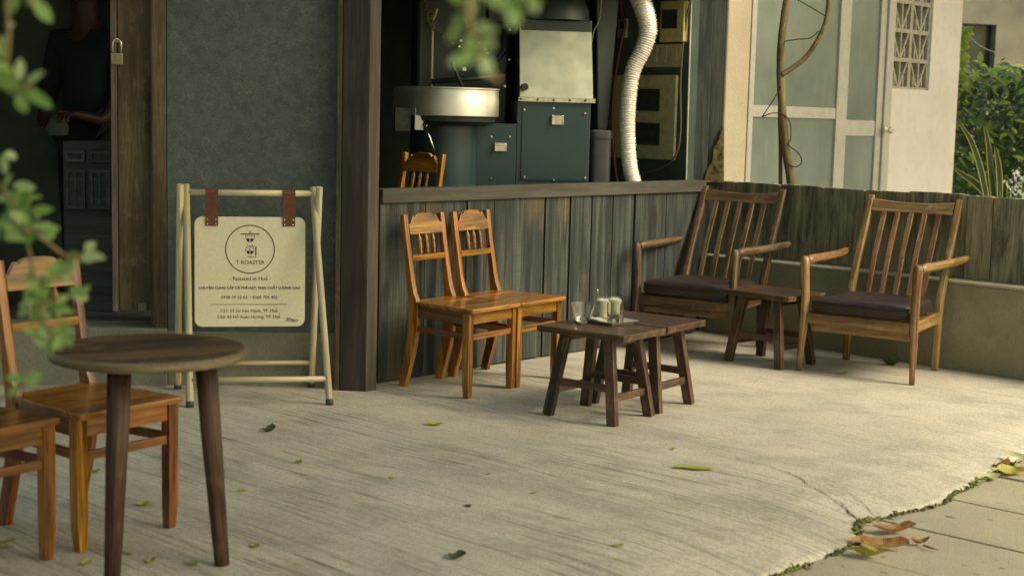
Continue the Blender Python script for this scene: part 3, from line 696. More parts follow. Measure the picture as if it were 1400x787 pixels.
# ------------------------------------------------------------------ side chairs
def side_chair(label, group):
    t = thing('side_chair', label, 'chair', group=group)
    A, B = 'orange', 'redwood'  # B: darker copy for side and rear rails, shade put into colour
    hwf, hwr, d = .2105, .170, .467
    def stile(s):
        fr = [(.452, 0), (.437, .06), (.408, .16), (.388, .25), (.378, .33), (.376, .41), (.384, .455), (.386, .47), (.402, .50), (.417, .56), (.436, .66), (.458, .78), (.478, .911)]
        bkp = [(.497, 0), (.486, .06), (.462, .16), (.447, .25), (.44, .33), (.438, .41), (.442, .47), (.452, .54), (.464, .64), (.484, .78), (.508, .908)]
        poly = fr + bkp[::-1]
        x0, x1 = (s*hwr, s*(hwr-.034))
        MB().prism([(a, b) for a, b in poly], lambda u, v, w: (w, u, v), min(x0, x1), max(x0, x1), (0, .1, 1), True).build('rear_leg', A, t, bevel=.004)
    stile(-1); stile(1)
    for s in (-1, 1):
        mb = MB(); x = s*(hwf-.021)
        rows = []
        for z, ww_, hh_, xo in ((0, .030, .034, .005), (.04, .035, .038, .003), (.09, .040, .042, .0005), (.16, .041, .043, 0), (.439, .041, .043, 0)):
            rows.append(mb.addv([(x+s*xo*-1+a*ww_/2, .0225+.0005+b*hh_/2, z) for a, b in ((-1, -1), (1, -1), (1, 1), (-1, 1))]))
        for a, b in zip(rows, rows[1:]):
            for k in range(4): j = (k+1) % 4; mb.face((a+k, a+j, b+j, b+k), (0, 0, 1))
        mb.face([rows[0]+k for k in (3, 2, 1, 0)], (1, 0, 0)); mb.face([rows[-1]+k for k in range(4)], (1, 0, 0))
        mb.build('front_leg', A, t, bevel=.003)
    # seat, slightly wider in front, round front edge
    sp = [(-.2145, -.018), (-.205, -.026), (.205, -.026), (.2145, -.018), (.178, .378), (.134, .378), (.134, .425), (-.134, .425), (-.134, .378), (-.178, .378)]
    MB().prism(sp, lambda u, v, w: (u, v, w), .44, .461, (1, 0, 0)).build('seat', A, t, bevel=.005)
    MB().box((-.168, .010, .378), (.168, .032, .438)).build('front_apron', A, t, bevel=.002)
    MB().box((-.134, .392, .378), (.134, .412, .438)).build('rear_apron', B, t, bevel=.002)
    for s in (-1, 1):
        MB().bar((s*.188, .045, .408), (s*.155, .376, .408), .02, .06).build('side_apron', B, t, bevel=.002)
        MB().bar((s*.189, .045, .317), (s*.153, .386, .317), .018, .03).build('side_stretcher', B, t, bevel=.002)
    MB().box((-.168, .012, .297), (.168, .030, .326)).build('front_stretcher', A, t, bevel=.002)
    # back: mid rail, spindles, carved crest
    def back_y(z): return .414 + (z-.56)*(.064/.35)
    yb = back_y(.69)
    MB().bar((-.136, yb+.010, .682), (.136, yb+.010, .682), .018, .03).build('back_rail', A, t, bevel=.003)
    crest = [(-.136, .805), (.136, .805), (.136, .862), (.129, .858), (.121, .863), (.112, .877), (.101, .893), (.094, .900), (.088, .901), (.084, .893), (.079, .892), (.071, .903), (.058, .910), (.03, .914), (-.03, .914), (-.058, .910), (-.071, .903), (-.079, .892), (-.084, .893), (-.088, .901), (-.094, .900), (-.101, .893), (-.112, .877), (-.121, .863), (-.129, .858), (-.136, .862)]
    MB().prism(crest, lambda u, v, w: (u, back_y(v)+w, v), 0., .02, (1, 0, 0)).build('crest_rail', A, t, bevel=.002)
    for x in (-.056, 0, .056):
        z0, z1 = .697, .805; mb = MB(); prof = [(.006, 0), (.009, .1), (.0075, .18), (.0105, .30), (.012, .38), (.0085, .44), (.0125, .48), (.0085, .52), (.011, .60), (.0125, .72), (.009, .86), (.006, .95), (.006, 1)]
        mb.tube([(x, back_y(z0+f*(z1-z0))+.010, z0+f*(z1-z0)) for r, f in prof], [r for r, f in prof], 12)
        mb.build('spindle', A, t)
    return t
CG = 'orange wooden side chairs with three spindles in the back'
chA = side_chair('orange wooden chair against plank half wall, left one of a touching pair', CG)
def put(src, label, loc, rz):
    c = copy_tree(src); c.location = loc; c.rotation_euler = (0, 0, rz); c['label'] = label; return c
chA.location = (-.088, 7.429, 0); chA.rotation_euler = (0, 0, .944)
put(chA, 'orange wooden chair against plank half wall, right one of a touching pair', (.158, 7.755, 0), .956)
chC = put(chA, 'orange wooden chair behind the round table, its whole back and seat in view', (-1.252, 4.71, 0), .945)
def frseat(yaw, px, py):
    p = at(px, py, .461); c, s = math.cos(yaw), math.sin(yaw); lx, ly = .2145, -.02
    return Vector((p.x - (lx*c - ly*s), p.y - (lx*s + ly*c), 0))
put(chA, 'orange wooden chair cut off at the left edge, nearest to the camera', frseat(.93, 83, 570), .93)
pE = deep(579, 212, 8.36)
chE = put(chA, 'orange wooden chair standing indoors, only its back showing above the half wall rail', (0, 0, 0), R(-42))
lx, ly = 0., .49; c, s = math.cos(R(-42)), math.sin(R(-42))
chE.location = (pE.x - (lx*c-ly*s), pE.y - (lx*s+ly*c), IZ)

# ------------------------------------------------------------------ armchairs
def armchair(label, group, dull=False):
    t = thing('armchair', label, 'armchair', group=group)
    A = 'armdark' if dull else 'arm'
    wr, H = .2965, 1.002
    # raked rear stiles, one piece from foot to top
    def rear(z):   # front face y of the stile
        pts = [(0, .556), (.30, .545), (.42, .565), (.60, .64), (.80, .74), (1.002, .835)]
        for (a, ya), (b, yb) in zip(pts, pts[1:]):
            if z <= b: return lerp(ya, yb, (z-a)/(b-a))
        return pts[-1][1]
    zs = [0, .15, .30, .36, .42, .50, .60, .70, .80, .90, .97, 1.0]
    for s in (-1, 1):
        th = [(.026+.018*min(1, z/.3)) if z < .3 else .052-.022*(z-.3)/.7 for z in zs]
        poly = [(rear(z), z) for z in zs] + [(rear(zs[-1])+.014, 1.006)] + [(rear(z)+h, z) for z, h in zip(zs, th)][::-1]
        a, b = s*wr, s*(wr-.042)
        MB().prism(poly, lambda u, v, w: (w, u, v), min(a, b), max(a, b), (0, .3, 1), True).build('rear_leg', A, t, bevel=.006)
    # front posts: round-shouldered, tapering to the foot, knuckle at the arm
    for s in (-1, 1):
        path = [(s*.338, -.004, 0), (s*.336, .0, .10), (s*.330, .01, .22), (s*.326, .014, .34), (s*.327, .012, .46), (s*.331, .008, .56), (s*.334, .006, .625), (s*.335, .006, .655), (s*.335, .008, .672)]
        rad = [.015, .0185, .0225, .0245, .0255, .026, .0275, .025, .012]
        mb = MB(); mb.tube(path, rad, 14); mb.build('front_leg', A, t)
        # arm: broad oval rail, rear end past the stile
        pa = [(s*.335, .03, .640), (s*.338, .10, .648), (s*.345, .30, .646), (s*.356, .55, .648), (s*.366, .72, .656), (s*.369, .765, .660), (s*.370, .780, .660)]
        ra_ = [.024, .027, .026, .024, .022, .017, .006]
        mb = MB(); mb.tube(pa, ra_, 14)
        for i, v in enumerate(mb.v):   # flatten the arm a little, widen it
            pass
        mb.build('armrest', A, t)
        # seat side rail
        MB().bar((s*.318, .03, .315), (s*.278, .556, .315), .026, .062).build('side_rail', A, t, bevel=.003)
    MB().box((-.305, .0, .285), (.305, .026, .342)).build('front_rail', A, t, bevel=.003)
    MB().box((-.29, .045, .235), (.29, .065, .283)).build('lower_rail', A, t, bevel=.003)
    MB().box((-.2545, .535, .285), (.2545, .557, .342)).build('rear_rail', A, t, bevel=.003)
    for k in range(5):
        y = .09+k*.1; MB().bar((-.29+.012*k, y, .345), (.29-.012*k, y, .345), .05, .014).build('seat_slat', A, t, bevel=.002)
    # top rail (scooped) and back slats
    top = []
    n = 12
    for i in range(n+1): u = i/n; top.append((-.2545+.509*u, .983 - .016*math.sin(math.pi*u)))
    poly = [(-.2545, .908), (.2545, .908)] + top[::-1]
    MB().prism(poly, lambda u, v, w: (u, rear(v)+.004+w, v), 0, .026, (1, 0, 0)).build('top_rail', A, t, bevel=.005)
    for k in range(5):
        x = -.2545 + .509*(k+1)/6
        MB().bar((x, rear(.36)+.016, .36), (x, rear(.64)+.012, .64), .032, .017, (0, 1, 0)).bar((x, rear(.64)+.012, .64), (x, rear(.908)+.014, .908), .032, .017, (0, 1, 0)).build('back_slat', A, t, bevel=.003)
    # leather cushion: rounded pillow box with sagging top
    mb = MB(); N = 18
    def rr(u): return math.copysign(abs(u)**.9, u)
    layers = [(.90, .350), (.975, .358), (1.0, .378), (1.0, .398), (.985, .420), (.94, .434), (.80, .440), (.5, .436), (.2, .432)]
    rings = []
    for sc, z in layers:
        ring = []
        for k in range(4*N):
            a = 2*math.pi*k/(4*N); e = 2/9; cx = math.copysign(abs(math.cos(a))**e, math.cos(a)); cy = math.copysign(abs(math.sin(a))**e, math.sin(a))
            yy = .268 + cy*.272*sc; wdt = .305 - .038*(yy/.54)
            zz = z + (.006*noise.noise((cx*3, cy*3, z*20)) if z > .4 else 0) - (.008*(1-abs(cy)) if .41 < z else 0)
            ring.append((cx*wdt*sc, yy, zz))
        rings.append(mb.addv(ring))
    for a, b in zip(rings, rings[1:]):
        for k in range(4*N): j = (k+1) % (4*N); mb.face((a+k, a+j, b+j, b+k), (1, 0, 0), True)
    mb.face([rings[0]+k for k in range(4*N)][::-1], (1, 0, 0)); mb.face([rings[-1]+k for k in range(4*N)], (1, 0, 0), True)
    cu = mb.build('cushion', 'leather', t)
    pip = MB()
    for z in (.372, .416):
        pth = []
        for k in range(61):
            a = 2*math.pi*k/60; e = 2/9; cx = math.copysign(abs(math.cos(a))**e, math.cos(a)); cy = math.copysign(abs(math.sin(a))**e, math.sin(a))
            yy = .268 + cy*.272; pth.append((cx*(.305-.038*(yy/.54))*.995, .268+cy*.272*.995, z))
        pip.tube(pth, .0045, 6, False)
    pip.build('piping', 'leather', cu)
    return t
AG = 'slatted wooden armchairs with dark leather cushions'
amP = armchair('slatted wooden armchair in front of mossy concrete wall, its legs fully in view', AG)
amP.location = (1.967, 8.179, 0); amP.rotation_euler = (0, 0, -.602)
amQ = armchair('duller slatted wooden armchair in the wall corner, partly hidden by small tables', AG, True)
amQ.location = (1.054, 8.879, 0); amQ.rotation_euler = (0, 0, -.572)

# ------------------------------------------------------------------ low splay-legged tables
def low_table(label, group):
    t = thing('low_table', label, 'table', group=group)
    a, b, z = .372, .502, .436
    MB().box((-a/2, -b/2, z-.03), (a/2, b/2, z), (0, 1, 0)).build('tabletop', 'stool', t, bevel=.003)
    legs = {}
    for sx in (-1, 1):
        for sy in (-1, 1):
            p1 = Vector((sx*.115, sy*.125, z-.031)); p0 = Vector((sx*.160, sy*.188, 0))
            MB().bar(p0, p1, .034, .052, (0, 1, 0)).build('leg', 'stool', t, bevel=.003); legs[sx, sy] = (p0, p1)
    def onleg(k, zz): p0, p1 = legs[k]; return lerp(p0, p1, zz/(z-.031))
    for sx in (-1, 1):
        MB().bar(onleg((sx, -1), .17)+Vector((0, .024, 0)), onleg((sx, 1), .17)-Vector((0, .024, 0)), .02, .035).build('stretcher', 'stool', t, bevel=.002)
    for sy in (-1, 1):
        MB().bar(onleg((-1, sy), .125)+Vector((.018, 0, 0)), onleg((1, sy), .125)-Vector((.018, 0, 0)), .02, .036).build('stretcher', 'stool', t, bevel=.002)
        MB().bar(onleg((-1, sy), .385)+Vector((.018, 0, 0)), onleg((1, sy), .385)-Vector((.018, 0, 0)), .018, .04).build('apron', 'stool', t, bevel=.002)
    return t
TG = 'low dark wooden tables with splayed legs'
s1 = low_table('low dark wooden table with the glasses on it, nearest of the joined pair', TG)
s1.location = (.437, 6.944, 0); s1.rotation_euler = (0, 0, .919)
put(s1, 'low dark wooden table joined to the far side of the one carrying glasses', (.666+.006, 7.261+.008, 0), .935)
put(s1, 'low dark wooden table standing between the two armchairs', (1.561, 8.631, 0), .76)

# ------------------------------------------------------------------ things on the tables
TZ = .437
def gl(name, label, px, py, prof_out, th, power=2., n=36, rz=0., group=None):
    p = at(px, py, TZ); t = thing(name, label, 'glass', p, rz, group)
    inner = [(max(r-th, .0004), max(z, .0)) for r, z in prof_out]
    base = prof_out[0][1] + .009
    ins = [(r, z) for r, z in inner if z > base+.001]
    prof = [(.0004, prof_out[0][1])] + prof_out + [(prof_out[-1][0]-th*.5, prof_out[-1][1]+.001)] + ins[::-1] + [(ins[0][0]*.9, base), (.0004, base)]
    mb = MB().lathe(prof, n=n, power=power); mb.build('glass_wall', 'glass', t)
    return t
# tray under the drinks
tp = at(836, 441, TZ)
tray = thing('serving_tray', 'small square upturned-edge tray carrying three drinks on the low table', 'tray', tp, .75)
mb = MB(); N = 8
o_ = [(.082, .010), (.070, .0015), (.0, .0015)]
def sq(r): return [(r, r), (-r, r), (-r, -r), (r, -r)]
lv = [(.095, .016), (.076, .003), (.076, .0), (.099, .016)]
rg = [mb.addv([(x, y, z) for x, y in sq(r)]) for r, z in lv]
mb.face([rg[1]+k for k in range(4)], (1, 0, 0)); mb.face([rg[2]+k for k in range(4)][::-1], (1, 0, 0))
for a, b in ((0, 1), (2, 3), (3, 0)):
    for k in range(4): j = (k+1) % 4; mb.face((rg[a]+k, rg[a]+j, rg[b]+j, rg[b]+k)[::-1], (1, 0, 0))
mb.build('tray_dish', 'trayw', tray, bevel=.001)
bowl = gl('bowl_glass', 'empty squarish tapered glass at the left of the drinks', 796, 441, [(.026, .0), (.030, .003), (.040, .03), (.049, .065), (.055, .098)], .0035, 3.2, 40, .5)
TR = .0045
def drink(name, label, px, py, r, h, fill, mat, foam=True):
    g = gl(name, label, px, py, [(r*.86, 0), (r*.88, .002), (r*.95, h*.5), (r, h)], .0034)
    g.location.z = TZ + TR
    mb = MB().lathe([(.0004, .0095), (r*.82, .0095), (r*.9, h*.5), (r*.95, h*fill), (.0004, h*fill)], n=32); mb.build('drink', mat, g)
    if foam:
        f = MB()
        for k in range(46):
            a = rnd.uniform(0, 6.28); q = r*.72*math.sqrt(rnd.random()); rr_ = rnd.uniform(.004, .008)
            f.lathe([(.0004, -rr_), (rr_*.8, -rr_*.5), (rr_, 0), (rr_*.7, rr_*.6), (.0004, rr_)], (q*math.cos(a), q*math.sin(a), h*fill+rnd.uniform(-.005, .001)), 8)
        f.build('foam', 'foam', g)
    return g
d1 = drink('milky_drink', 'tall glass of milky coffee with a spoon in it, behind the others', 824, 436.5, .034, .110, .84, 'milk')
d2 = drink('milky_drink', 'tall glass of pale frothy drink in the middle of the tray', 840, 436, .036, .110, .86, 'milk')
d3 = drink('water_glass', 'short clear glass with a little water at the tray front', 841, 443.5, .044, .100, .30, 'water', False)
MB().tube([(-.005, 0, .02), (-.028, .01, .135), (-.031, .011, .15)], [.0025, .002, .0035], 8).build('spoon', 'chrome', d1)
pw = at(812, 440, TZ); pw.z = TZ + .006
nap = MB(); G_ = 7; vs = []
for i in range(G_):
    for j in range(G_): vs.append(((i/(G_-1)-.5)*.075, (j/(G_-1)-.5)*.055, .008+.012*noise.noise((i*.6, j*.6, 1)) + .01*(G_-1-i)/(G_-1)))
b0 = nap.addv(vs)
for i in range(G_-1):
    for j in range(G_-1): nap.face((b0+i*G_+j, b0+(i+1)*G_+j, b0+(i+1)*G_+j+1, b0+i*G_+j+1), (1, 0, 0), True)
nt = nap.build('paper_napkin', 'paper', loc=pw); nt.rotation_euler = (.0, .12, .3)
sm = nt.modifiers.new('thick', 'SOLIDIFY'); sm.thickness = .002
tag(nt, 'crumpled white paper napkin between the empty glass and the tray', 'napkin')

# ------------------------------------------------------------------ round table
rt_ = thing('round_table', 'round dark wooden cafe table in the left foreground on thick tapered legs', 'table', (-1.115, 4.42, 0), 0)
def disc_grain(mb):
    mb.g = [Vector((.9, .43, 0)) for g in mb.g]; return mb
tp_ = disc_grain(MB().lathe([(.0004, .669), (.286, .669), (.286, .6995), (.0004, .6995)], n=72)).build('tabletop', 'table', rt_)
MB().lathe([(.2865, .668), (.297, .672), (.3005, .680), (.3005, .691), (.297, .698), (.291, .7005), (.2865, .7005)], n=90, closed=True).build('edge_band', 'rim', rt_)
MB().lathe([(.0004, .645), (.15, .645), (.16, .650), (.16, .667), (.0004, .667)], n=32).build('under_disc', 'table', rt_)
for a in (14, 134, 254):
    a = R(a); u = Vector((math.cos(a), math.sin(a), 0))
    MB().tube([u*.172+Vector((0, 0, .655)), u*.19+Vector((0, 0, .40)), u*.222+Vector((0, 0, .0))], [.035, .032, .0235], 18).build('leg', 'tleg', rt_)

# ------------------------------------------------------------------ folding sign
rl, rr_, frr = Vector((-1.709, 7.359, 0)), Vector((-1.04, 7.50, 0)), Vector((-.885, 7.04, 0)); fll = frr - (rr_-rl)*.985
sc_ = (rl+rr_+frr+fll)/4; syaw = math.atan2((rr_-rl).y, (rr_-rl).x)
sg = thing('folding_sign', 'folding easel of pale poles with a cream hanging sign board', 'sign', sc_, syaw)
Mi = Matrix.Rotation(-syaw, 4, 'Z') @ Matrix.Translation(-sc_)
l_rl, l_rr, l_fr, l_fl = [Mi @ p for p in (rl, rr_, frr, fll)]
def topat(px, py, y):   # point in sign-local plane y=const
    d = ray(px, py); o = Vector((0, 0, CAM_H)); lo = Mi @ o; ld_ = Mi.to_3x3() @ d
    return lo + ld_*((y-lo.y)/ld_.y)
t_fl, t_rl, t_fr, t_rr = topat(254.5, 252, .03), topat(246.5, 252, -.03), topat(427.5, 256, .03), topat(436.5, 256, -.03)
for a, b, z0 in ((l_rl, t_rl, 0), (l_rr, t_rr, 0), (l_fl, t_fl, 0), (l_fr, t_fr, 0)):
    d = (b-a).normalized()
    pole = MB().tube([a, b], .0175, 16).build('pole', 'bamboo', sg, bevel=.002)
    MB().tube([a-d*.0+Vector((0, 0, .0)), a+d*.028], .0186, 16).build('foot_cap', 'hood', pole)
def along(a, b, z): return lerp(a, b, (z-a.z)/(b.z-a.z))
zt = topat(340, 264, 0).z
tb0, tb1 = along(l_fl, t_fl, zt), along(l_fr, t_fr, zt)
MB().tube([tb0, tb1], .0155, 14).build('top_bar', 'bamboo', sg)
MB().tube([along(l_rl, t_rl, .135), along(l_rr, t_rr, .135)], .013, 12).build('lower_bar', 'bamboo', sg)
MB().tube([along(l_fl, t_fl, .125), along(l_fr, t_fr, .125)], .0145, 12).build('lower_bar', 'bamboo', sg)
yb = tb0.y
bl, br = topat(266, 370, yb), topat(417, 370, yb); bt, bb = topat(340, 296.5, yb).z, topat(340, 446, yb).z
bcx = (bl.x+br.x)/2; bwid = br.x-bl.x; bh = bt-bb; bcz = (bt+bb)/2
def rrect(w, h, r, n=8):
    p = []
    for cx, cz, a0 in ((w/2-r, h/2-r, 0), (-w/2+r, h/2-r, 90), (-w/2+r, -h/2+r, 180), (w/2-r, -h/2+r, 270)):
        for k in range(n+1): a = R(a0+90*k/n); p.append((cx+r*math.cos(a), cz+r*math.sin(a)))
    return p
board = MB().prism(rrect(bwid, bh, .038), lambda u, v, w: (bcx+u, yb+w, bcz+v), -.006, .006, (1, 0, 0)).build('sign_board', 'board', sg, bevel=.001)
for px in (289.5, 395):
    x = topat(px, 290, yb).x; st = MB(); pth = []
    zt_ = along(l_fl, t_fl, zt).z
    poly = [(-.0195, 0), (.0195, 0)]
    prof = [(-.0095, bt-.045), (-.0095, bt+.005), (-.017, zt_-.012), (-.019, zt_), (-.014, zt_+.012), (0, zt_+.019), (.014, zt_+.012), (.019, zt_), (.017, zt_-.012), (.0095, bt+.005), (.0095, bt-.045)]
    rows = [st.addv([(x-.031, yb+y, z), (x+.031, yb+y, z)]) for y, z in prof]
    for a, b in zip(rows, rows[1:]): st.face((a, a+1, b+1, b), (0, 0, 1))
    so = st.build('strap', 'strap', sg); sd = so.modifiers.new('thick', 'SOLIDIFY'); sd.thickness = .003; sd.offset = 0
    rv = MB()
    for dx in (-.021, .021):
        for dz in (-.012, -.036): rv.tube([(x+dx, yb-.0108, bt+dz), (x+dx, yb-.0135, bt+dz)], .0035, 8)
    rv.build('rivet', 'chrome', so)
# lettering
u_px = bwid/151.   # metres per photo pixel on the board
FACE = yb - .0065
def bx(px): return bcx + (px-341.5)*u_px
def bz(py): return bcz - (py-371.2)*u_px
def text(body, px, py, width, mat, bold=0., name='lettering', depth=.0006, shear=0.):
    cu = bpy.data.curves.new('t', 'FONT'); cu.body = body; cu.align_x = 'CENTER'; cu.align_y = 'CENTER'; cu.extrude = 0.; cu.offset = bold; cu.size = 1.; cu.shear = shear
    o = bpy.data.objects.new('t', cu); col.objects.link(o)
    me = bpy.data.meshes.new_from_object(o.evaluated_get(bpy.context.evaluated_depsgraph_get()))
    bpy.data.objects.remove(o); bpy.data.curves.remove(cu)
    xs = [v.co.x for v in me.vertices]; ys = [v.co.y for v in me.vertices]; w = max(xs)-min(xs); k = width*u_px/w; mx = (max(xs)+min(xs))/2
    for v in me.vertices: v.co = Vector((bx(px) + (v.co.x-mx)*k, FACE-depth, bz(py) + v.co.y*k))
    me.materials.clear(); me.materials.append(MAT[mat]); me.name = name
    ob = bpy.data.objects.new(name, me); col.objects.link(ob); ob.parent = board; return ob
text('T ROASTER', 341.5, 358, 39, 'ink')
text('- Roasted in Huê -', 341.5, 380.5, 57, 'inkgrey', .006)
text('CHUYÊN CUNG CẤP CÀ PHÊ HẠT, PHIN CHẤT LƯỢNG CAO', 341, 393.5, 139, 'ink', .022)
text('0938 74 22 62  / 0368 704 402', 340.5, 406.5, 77, 'inkgrey', .008)
text('CS1: 07 Sư Vạn Hạnh, TP. Huê', 340, 425.5, 78, 'inkgrey', .008)
text('CS2: 42 Hồ Xuân Hương, TP. Huê', 340, 434, 86, 'inkgrey', .008)
def flat(polys, name, mat, depth=.0006):
    mb = MB()
    for poly in polys:
        b = mb.addv([(bx(x), FACE-depth, bz(y)) for x, y in poly]); mb.face([b+i for i in range(len(poly))], (1, 0, 0))
    return mb.build(name, mat, board)
def ringp(cx, cy, r0, r1, n=72, a0=0, a1=360):
    out = []
    for k in range(n):
        a, b = R(lerp(a0, a1, k/n)), R(lerp(a0, a1, (k+1)/n))
        out.append([(cx+r0*math.cos(a), cy+r0*math.sin(a)), (cx+r0*math.cos(b), cy+r0*math.sin(b)), (cx+r1*math.cos(b), cy+r1*math.sin(b)), (cx+r1*math.cos(a), cy+r1*math.sin(a))])
    return out
def rect(x0, y0, x1, y1): return [(x0, y0), (x1, y0), (x1, y1), (x0, y1)]
flat([rect(288, 416, 392.5, 416.8)], 'rule_line', 'inkgrey')
em = ringp(341.2, 339.5, 32.6, 33.9)
em += [rect(328.5, 317.6, 354, 319), rect(340, 315, 342.4, 316.2), rect(340.6, 316.4, 341.6, 317.4)]
def half_cup(cx, cy, r, t0):   # filled cup bowls, split in the middle
    L = [(cx-.6, cy), (cx-.6, cy+r)] + [(cx-r*math.sin(R(a)), cy+r*math.cos(R(a))) for a in range(10, 91, 10)]
    Rr = [(cx+.6, cy), (cx+r*1., cy)] + [(cx+r*math.sin(R(a)), cy+r*math.cos(R(a))) for a in range(80, 9, -10)] + [(cx+.6, cy+r)]
    return [L, Rr]
em += half_cup(341, 324.5, 5.2, 0)
em += [rect(334.6, 320.6, 335.2, 325), rect(346.8, 320.6, 347.4, 325), rect(335.2, 320.6, 346.8, 321.2)]
em += [rect(337, 333.2, 338.4, 334.4), rect(343.6, 333.2, 345, 334.4), rect(340.3, 333.6, 341.7, 334.6)]
em += half_cup(341, 341.5, 5., 0) + ringp(341, 341.4, 5.8, 6.5, 30, 180, 360)
em += [rect(340.5, 336.5, 341.5, 341)]
em += [rect(348.4, 336, 349.8, 348.6), rect(343.5, 335, 348.2, 335.6), rect(337.5, 349.8, 349.8, 350.6), rect(338, 347.8, 339, 348.8), rect(343, 347.8, 344, 348.8)]
flat(em, 'emblem', 'ink')
flat([[(x+.5, y-3.7), (x+1.5, y-5.2), (x+2.3, y-5.), (x+1.1, y-3.5)] for x, y in ((363.3, 380.7), (375.7, 425.6), (380.3, 434.1))], 'lettering', 'inkgrey')
# pen scrawl
sq_ = MB(); pth = []
for k in range(60):
    t_ = k/59; pth.append((bx(391+15*t_ + 2.2*math.sin(t_*29)), FACE-.0008, bz(437.5+2.*t_ - 2.4*math.sin(t_*23+1)*(1-.4*t_))))
sq_.tube(pth, .0011, 6); sq_.build('scrawl', 'inkblue', board)

# ------------------------------------------------------------------ coffee roaster indoors
RX, RY = deep(757, 190, 9.15).x, 9.15
ro = thing('coffee_roaster', 'blue green coffee roasting machine with steel cooling drum behind the half wall', 'coffee roaster', (RX, RY, IZ), R(8))
Mr = (Matrix.Translation((RX, RY, IZ)) @ Matrix.Rotation(R(8), 4, 'Z')).inverted()
def rp(px, py, y=0.):   # pixel -> roaster-local point on plane y
    o = Mr @ Vector((0, 0, CAM_H)); d = Mr.to_3x3() @ ray(px, py); return o + d*((y-o.y)/d.y)
a = rp(707, 140); b = rp(808, 140); zt_ = (rp(757, 139)).z; zlo = 0.02
MB().box((a.x, 0, zlo), (b.x, .45, zt_), (0, 0, 1)).build('main_cabinet', 'machine', ro, bevel=.006)
pnl = MB().box((rp(713, 190).x, -.006, rp(757, 247).z), (rp(803, 190).x, -.001, rp(757, 147).z)).build('front_panel', 'machine', ro, bevel=.002)
bo = MB()
for px, py in ((717, 150), (757, 148), (800, 155), (717, 242), (757, 246), (800, 243)):
    q = rp(px, py, -.006); bo.tube([q, q-Vector((0, .006, 0))], .007, 8)
bo.build('bolt', 'chrome', pnl)
def pull(px, py, w, h, par):
    q = rp(px, py, -.007); fr_ = MB()
    fr_.box((q.x-w/2, -.012, q.z-h/2), (q.x+w/2, -.0065, q.z+h/2)); fr_.box((q.x-w*.42, -.028, q.z+h*.15), (q.x+w*.42, -.012, q.z+h*.42)); fr_.box((q.x-w*.5, -.022, q.z-h*.5), (q.x-w*.38, -.012, q.z+h*.5)); fr_.box((q.x+w*.38, -.022, q.z-h*.5), (q.x+w*.5, -.012, q.z+h*.5))
    h_ = fr_.build('pull_handle', 'chrome', par, bevel=.002)
pull(762, 164, .075, .06, pnl)
# buffed steel hopper front, leaning back, with flange
zf = zt_+.012; h0, h1 = rp(711, 130), rp(811, 130)
zh = rp(760, 30).z
hp = MB(); lean = .10
q = [Vector((h0.x, -.004, zf)), Vector((h1.x, -.004, zf)), Vector((h1.x-.006, lean, zh-.06)), Vector((h1.x-.012, lean*1.08, zh-.04)), Vector((h0.x+.010, lean*1.2, zh+.02)), Vector((h0.x, lean*1.14, zh))]
for v in q: v.y = -.004 + lean*(v.z-zf)/(zh-zf)
b0 = hp.addv(q + [p+Vector((0, .004, .001)) for p in q]); n_ = len(q)
hp.face([b0+i for i in range(n_)], (1, 0, 0)); hp.face([b0+n_+i for i in range(n_)][::-1], (1, 0, 0))
for i in range(n_): j = (i+1) % n_; hp.face((b0+j, b0+i, b0+n_+i, b0+n_+j), (1, 0, 0))
hs = hp.build('steel_front', 'sheet', ro)
fg = MB().box((h0.x-.012, -.016, zf-.016), (h1.x+.012, -.005, zf+.012)).build('flange', 'chrome', hs, bevel=.002)
kn = MB()
q0 = rp(716, 119, .01); kn.tube([q0+Vector((-.005, .03, 0)), q0-Vector((-.0, .02, 0)), q0-Vector((-.002, .05, 0))], [.016, .022, .022], 12); kn.build('knob', 'black', hs)
fb_ = MB()
for px in (712, 735, 757, 779, 800): q0 = rp(px, 136, -.018); fb_.tube([Vector((q0.x, -.016, zf-.002)), Vector((q0.x, -.021, zf-.002))], .008, 8)
fb_.build('bolt', 'machdark', hs)
MB().box((h0.x+.003, lean*.5+.035, zf), (h1.x-.003, .45, zh+.02)).build('hopper_body', 'machdark', ro, bevel=.01)
MB().lathe([(.24, zh+.02), (.235, zh+.08), (.20, zh+.16), (.13, zh+.25), (.10, zh+.6)], ((h0.x+h1.x)/2, .26, 0), 32).build('hopper_dome', 'machdark', ro)
# ash drawer box
a2, b2 = rp(651, 200), rp(705.5, 200); z2 = rp(680, 169).z
sb = MB().box((a2.x, -.002, zlo), (b2.x, .3, z2), (0, 0, 1)).build('drawer_box', 'machine', ro, bevel=.004)
q1 = MB()
for px, py in ((672, 187), (697, 187), (671, 244)): q0 = rp(px, py, -.002); q1.tube([q0, q0-Vector((0, .006, 0))], .006, 8)
q1.build('bolt', 'chrome', sb)
pull(684, 201, .075, .055, sb)
# roasting drum housing behind
MB().box((rp(575, 100).x, .35, .4), (rp(706, 100).x, .9, rp(640, -40).z), (0, 0, 1)).build('drum_housing', 'machdark', ro, bevel=.02)
